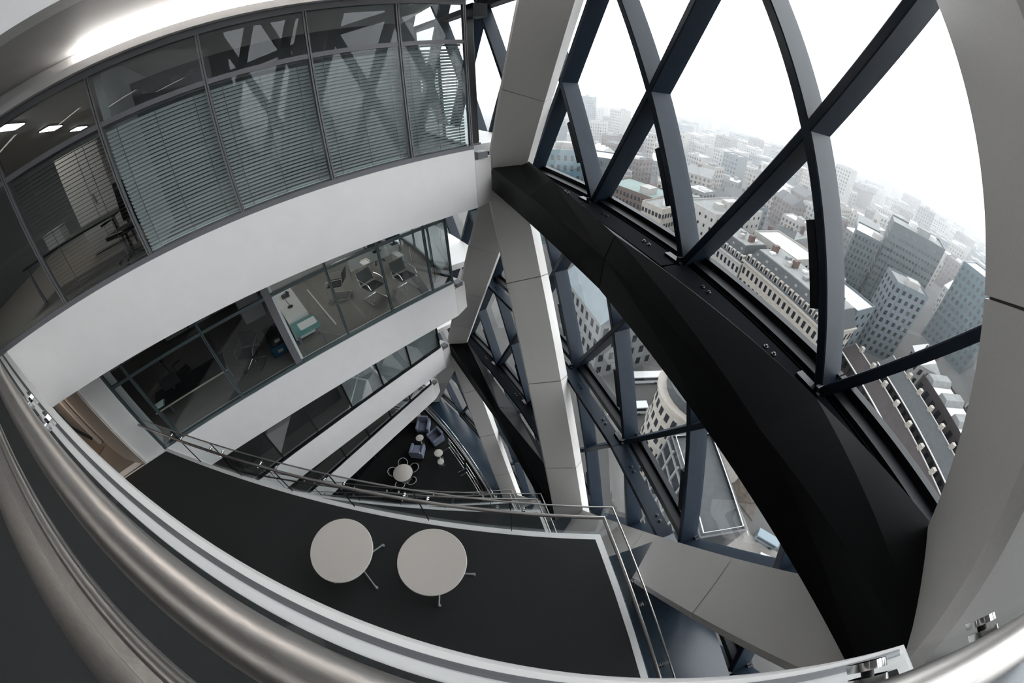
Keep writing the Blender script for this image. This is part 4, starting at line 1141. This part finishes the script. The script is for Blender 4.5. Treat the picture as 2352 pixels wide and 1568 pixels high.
# ground surfaces, fence and vehicles near the foot of the tower
tag(part('ground_garden', MB().prism([(-11, 90), (9, 88), (12, 82), (2, 83)], GZ, GZ + .4), 'soil', None), kind='structure')
tag(part('ground_paving', MB().prism([(-14, 90), (-11, 90.5), (14, 79), (30, 84), (30, 66), (10, 66), (0, 78)], GZ, GZ + .2), 'paving', None), kind='structure')
t = thing('site_fence', 'white fence panels along the gravel edge far below', 'fence', Vector((0, 82, GZ)))
for k in range(6):
    u = k / 6
    c = Vector((4 + 10.5 * u, 82 - 5.4 * u, 0)) - Vector((0, 82, 0))
    part('panel', MB().box(c + Vector((0, 0, 1.2)), Vector((.85, -.44, 0)), Vector((.03, .06, 0)), Vector((0, 0, 1.0))), 'bus_white', t)
def vehicle(x, y, rz, L, wd, h, m, lab, name, grp=None):
    t = thing(name, lab, 'van' if name == 'van' else 'bus', Vector((x, y, GZ + .2)), math.radians(rz), group=grp)
    part('body', MB().bx(-L / 2, L / 2, -wd / 2, wd / 2, .45, h), m, t, bevel=.15)
    part('windscreen', MB().bx(L / 2 - .02, L / 2 + .03, -wd / 2 + .2, wd / 2 - .2, h * .5, h - .3), 'city_window', t)
    part('side_windows', MB().bx(-L / 2 + .5, L / 2 - .5, -wd / 2 - .03, wd / 2 + .03, h * .55, h - .4), 'city_window', t)
    for sx in (-L * .3, L * .3):
        for sy in (-1, 1):
            part('wheel', MB().tube([(sx, sy * (wd / 2 - .2), .45), (sx, sy * (wd / 2 + .02), .45)], .45, 14), 'dark_plastic', t)
vehicle(17.5, 80.5, 20, 6, 2.2, 2.6, 'van_blue', 'pale blue van parked on the white gravel below', 'van', 'vans parked on the gravel')
vehicle(21.5, 76.5, 25, 6, 2.2, 2.6, 'bus_white', 'white van parked beside the pale blue one on the gravel', 'van', 'vans parked on the gravel')
vehicle(-36.5, 88, 62, 11, 2.5, 3.2, 'bus_white', 'white bus farther up the street beside the curved stone building', 'bus', 'buses in the street')
vehicle(-30.5, 76, 62, 11, 2.5, 3.2, 'bus_white', 'white bus nearer down the street beside the curved stone building', 'bus', 'buses in the street')

# the rest of the city, fading into haze
HERO = [(-25, 140, 30), (-60, 146, 20), (-44, 168, 18), (-13, 161, 16), (-118, 158, 26), (-99, 156, 16), (-79, 175, 22), (-128, 112, 36), (-156, 170, 24),
        (2, 232, 24), (-18, 226, 16), (42, 256, 26), (64, 190, 27), (28, 132, 30), (10, 148, 12), (45, 112, 14), (40, 150, 28), (-13, 78, 22), (-2, 60, 16), (-60, 86, 22), (-76, 106, 18), (5, 80, 26), (-33, 82, 14), (-390, 342, 30)]
placed = list(HERO)
kinds = [('city_pale', 'roof_white'), ('city_stone', 'roof_grey'), ('city_grey', 'roof_white'), ('city_pale', 'roof_grey'), ('city_bluegrey', 'roof_grey'), ('city_brick', 'roof_slate'), ('city_stone', 'roof_white')]
WALLW = {'city_pale': 'pale', 'city_stone': 'beige', 'city_grey': 'grey', 'city_bluegrey': 'blue-grey', 'city_brick': 'brick-brown'}
ROOFW = {'roof_white': 'white-roofed', 'roof_grey': 'grey-roofed', 'roof_slate': 'slate-roofed'}
BINS = [(-50, 'behind the sheer blue glass block'), (-43, 'beyond the dark brick building'), (-36, 'beyond the cream corner building'), (-29, 'beyond the large cream block'),
        (-22, 'beyond the shorter stone building'), (-15, 'beyond the dazzling white roof'), (-8, 'beyond the square-windowed block'), (-1, 'left of the dark teal tower'),
        (7, 'right of the dark teal tower'), (99, 'beyond the turquoise glass tower')]
ORD = ['nearest', 'second nearest', 'third nearest', 'fourth nearest', 'fifth nearest', 'sixth nearest', 'seventh nearest', 'eighth nearest', 'ninth nearest', 'tenth nearest', 'eleventh nearest', 'twelfth nearest']
def corners(x, y, w, d, rz, g=.8):
    c, s_ = math.cos(math.radians(rz)), math.sin(math.radians(rz))
    return [(x + c * u - s_ * v, y + s_ * u + c * v) for u, v in ((-w / 2 - g, -g), (w / 2 + g, -g), (w / 2 + g, d + g), (-w / 2 - g, d + g))]
def crossing(A, B):
    for Pq in (A, B):
        for i in range(4):
            ax, ay = Pq[(i + 1) % 4][1] - Pq[i][1], Pq[i][0] - Pq[(i + 1) % 4][0]
            pa = [ax * q[0] + ay * q[1] for q in A]; pb = [ax * q[0] + ay * q[1] for q in B]
            if max(pa) < min(pb) or max(pb) < min(pa): return False
    return True
rects = []
rr = random.Random(21)
todo = []
for ring in range(30):
    R0 = 118 + ring * 14 + ring * ring * 0.62
    nA = int(92 * math.pi / 180 * R0 / (15 + ring * 1.5))
    for i in range(nA):
        az = -60 + 92 * (i + rr.uniform(.2, .8)) / nA
        R = R0 + rr.uniform(-6, 6)
        x = 7 + R * math.sin(math.radians(az)); y = 23 + R * math.cos(math.radians(az))
        w = rr.uniform(9, 15) + ring * .6; d = rr.uniform(8, 13) + ring * .45
        if any((x - a) ** 2 + (y + d / 2 - b) ** 2 < (c + w * .45) ** 2 for a, b, c in placed[:len(HERO)]): continue
        wall, roofm = rr.choice(kinds)
        if wall == 'city_brick': roofm = 'roof_slate'
        h = rr.uniform(11, 24) + (rr.random() < .12) * rr.uniform(5, 18)
        rz = -az * .35 + rr.choice([-14, -14, 10, 30, -30]) + rr.uniform(-5, 5)
        rc = corners(x, y, w, d, rz)
        if any(abs(x - q[0][0]) + abs(y - q[0][1]) < 120 and crossing(rc, q) for q in rects): continue
        rects.append(rc)
        todo.append((R, az, x, y, w, d, h, rz, wall, roofm, rr.random()))
todo.sort()
seen = {}
far_mb = MB()
for k, (R, az, x, y, w, d, h, rz, wall, roofm, q) in enumerate(todo):
    if k >= 270:
        c, s_ = math.cos(math.radians(rz)), math.sin(math.radians(rz))
        far_mb.box((x - s_ * d / 2, y + c * d / 2, GZ + h / 2), Vector((c, s_, 0)) * w / 2, Vector((-s_, c, 0)) * d / 2, Vector((0, 0, h / 2)))
        continue
    far = R > 330
    gable = q < .35 and not far
    place = next(n for lim, n in BINS if az < lim)
    key = (wall, roofm, gable, place)
    i = seen.get(key, 0); seen[key] = i + 1
    lab = '%s %s %s%s city block %s' % (ORD[min(i, 11)], WALLW[wall], ROOFW[roofm], ' gabled' if gable else '', place)
    block('city_block', lab, x, y, rz, w, d, h, wall, 'gable' if gable else 'flat', roofm,
          max(3, int(w / 2.8)), max(3, int(h / 3.6)), False, group='city blocks in the haze', plant=2 if not far else 1, sides=not far)
tag(part('distant_city', far_mb, 'city_pale', None), 'countless faint buildings dissolving in the haze at the horizon', 'city', kind='stuff')

# ---------------------------------------------------------------- haze over the city
hz = MB()
n = 48
ringv = lambda R, z: [P(-110 + 220 * i / n, R, z) for i in range(n + 1)]
R0_, R1_, Z0, Z1 = 160.0, 1800.0, GZ + 0.02, 60.0
a_, b_, c_, d_ = ringv(R0_, Z0), ringv(R1_, Z0), ringv(R1_, Z1), ringv(R0_, Z1)
hz.loft([[a_[i], b_[i], c_[i], d_[i]] for i in range(n + 1)])
m = bpy.data.materials.new('haze'); m.use_nodes = True
nt = m.node_tree; nt.nodes.clear()
o_ = nt.nodes.new('ShaderNodeOutputMaterial'); v_ = nt.nodes.new('ShaderNodeVolumeScatter')
v_.inputs['Color'].default_value = (0.34, 0.35, 0.36, 1); v_.inputs['Density'].default_value = 0.0030; v_.inputs['Anisotropy'].default_value = 0.2
nt.links.new(v_.outputs[0], o_.inputs['Volume'])
MATS['haze'] = m
tag(part('haze', hz, 'haze', None), 'white winter haze lying over the whole city', 'haze', kind='stuff')

# ---------------------------------------------------------------- labels of the remaining pieces of the setting
SETTING = {'ceiling': ('added pale cap that keeps sky light out of the light well', 'ceiling'), 'floor': ('dark bottom of the gap below the lounge', 'floor'), 'wall_back': ('dark core wall behind the offices', 'wall'),
           'wall_lightstop_left': ('added dim wall blocking sky light at the far end of the office wing', 'wall'), 'wall_lightstop_right': ('added dim wall blocking sky light from the right wing', 'wall'),
           'wall_left': ('grey divider and added light-blocking wall in the top office', 'wall'), 'wall_divider': ('white dividing wall beside the credenza', 'wall'), 'wall_office_back': ('grey back wall of the furnished office', 'wall'),
           'wall_corridor': ('curved warm-white corridor wall behind the pillar', 'wall'), 'wall_corridor_end': ('warm-white wall closing the corridor', 'wall'), 'floor_corridor': ('brown carpet of the corridor', 'floor'),
           'ground': ('grey streets between the city buildings', 'ground'), 'ground_garden': ('bare brown planting bed at the foot of the tower', 'ground'), 'ground_paving': ('pale paving beside the brown bed', 'ground')}
for o in S.objects:
    if o.parent is None and o.get('kind') == 'structure' and 'label' not in o:
        lab = SETTING.get(o.name.split('.')[0])
        if lab:
            o['label'], o['category'] = lab
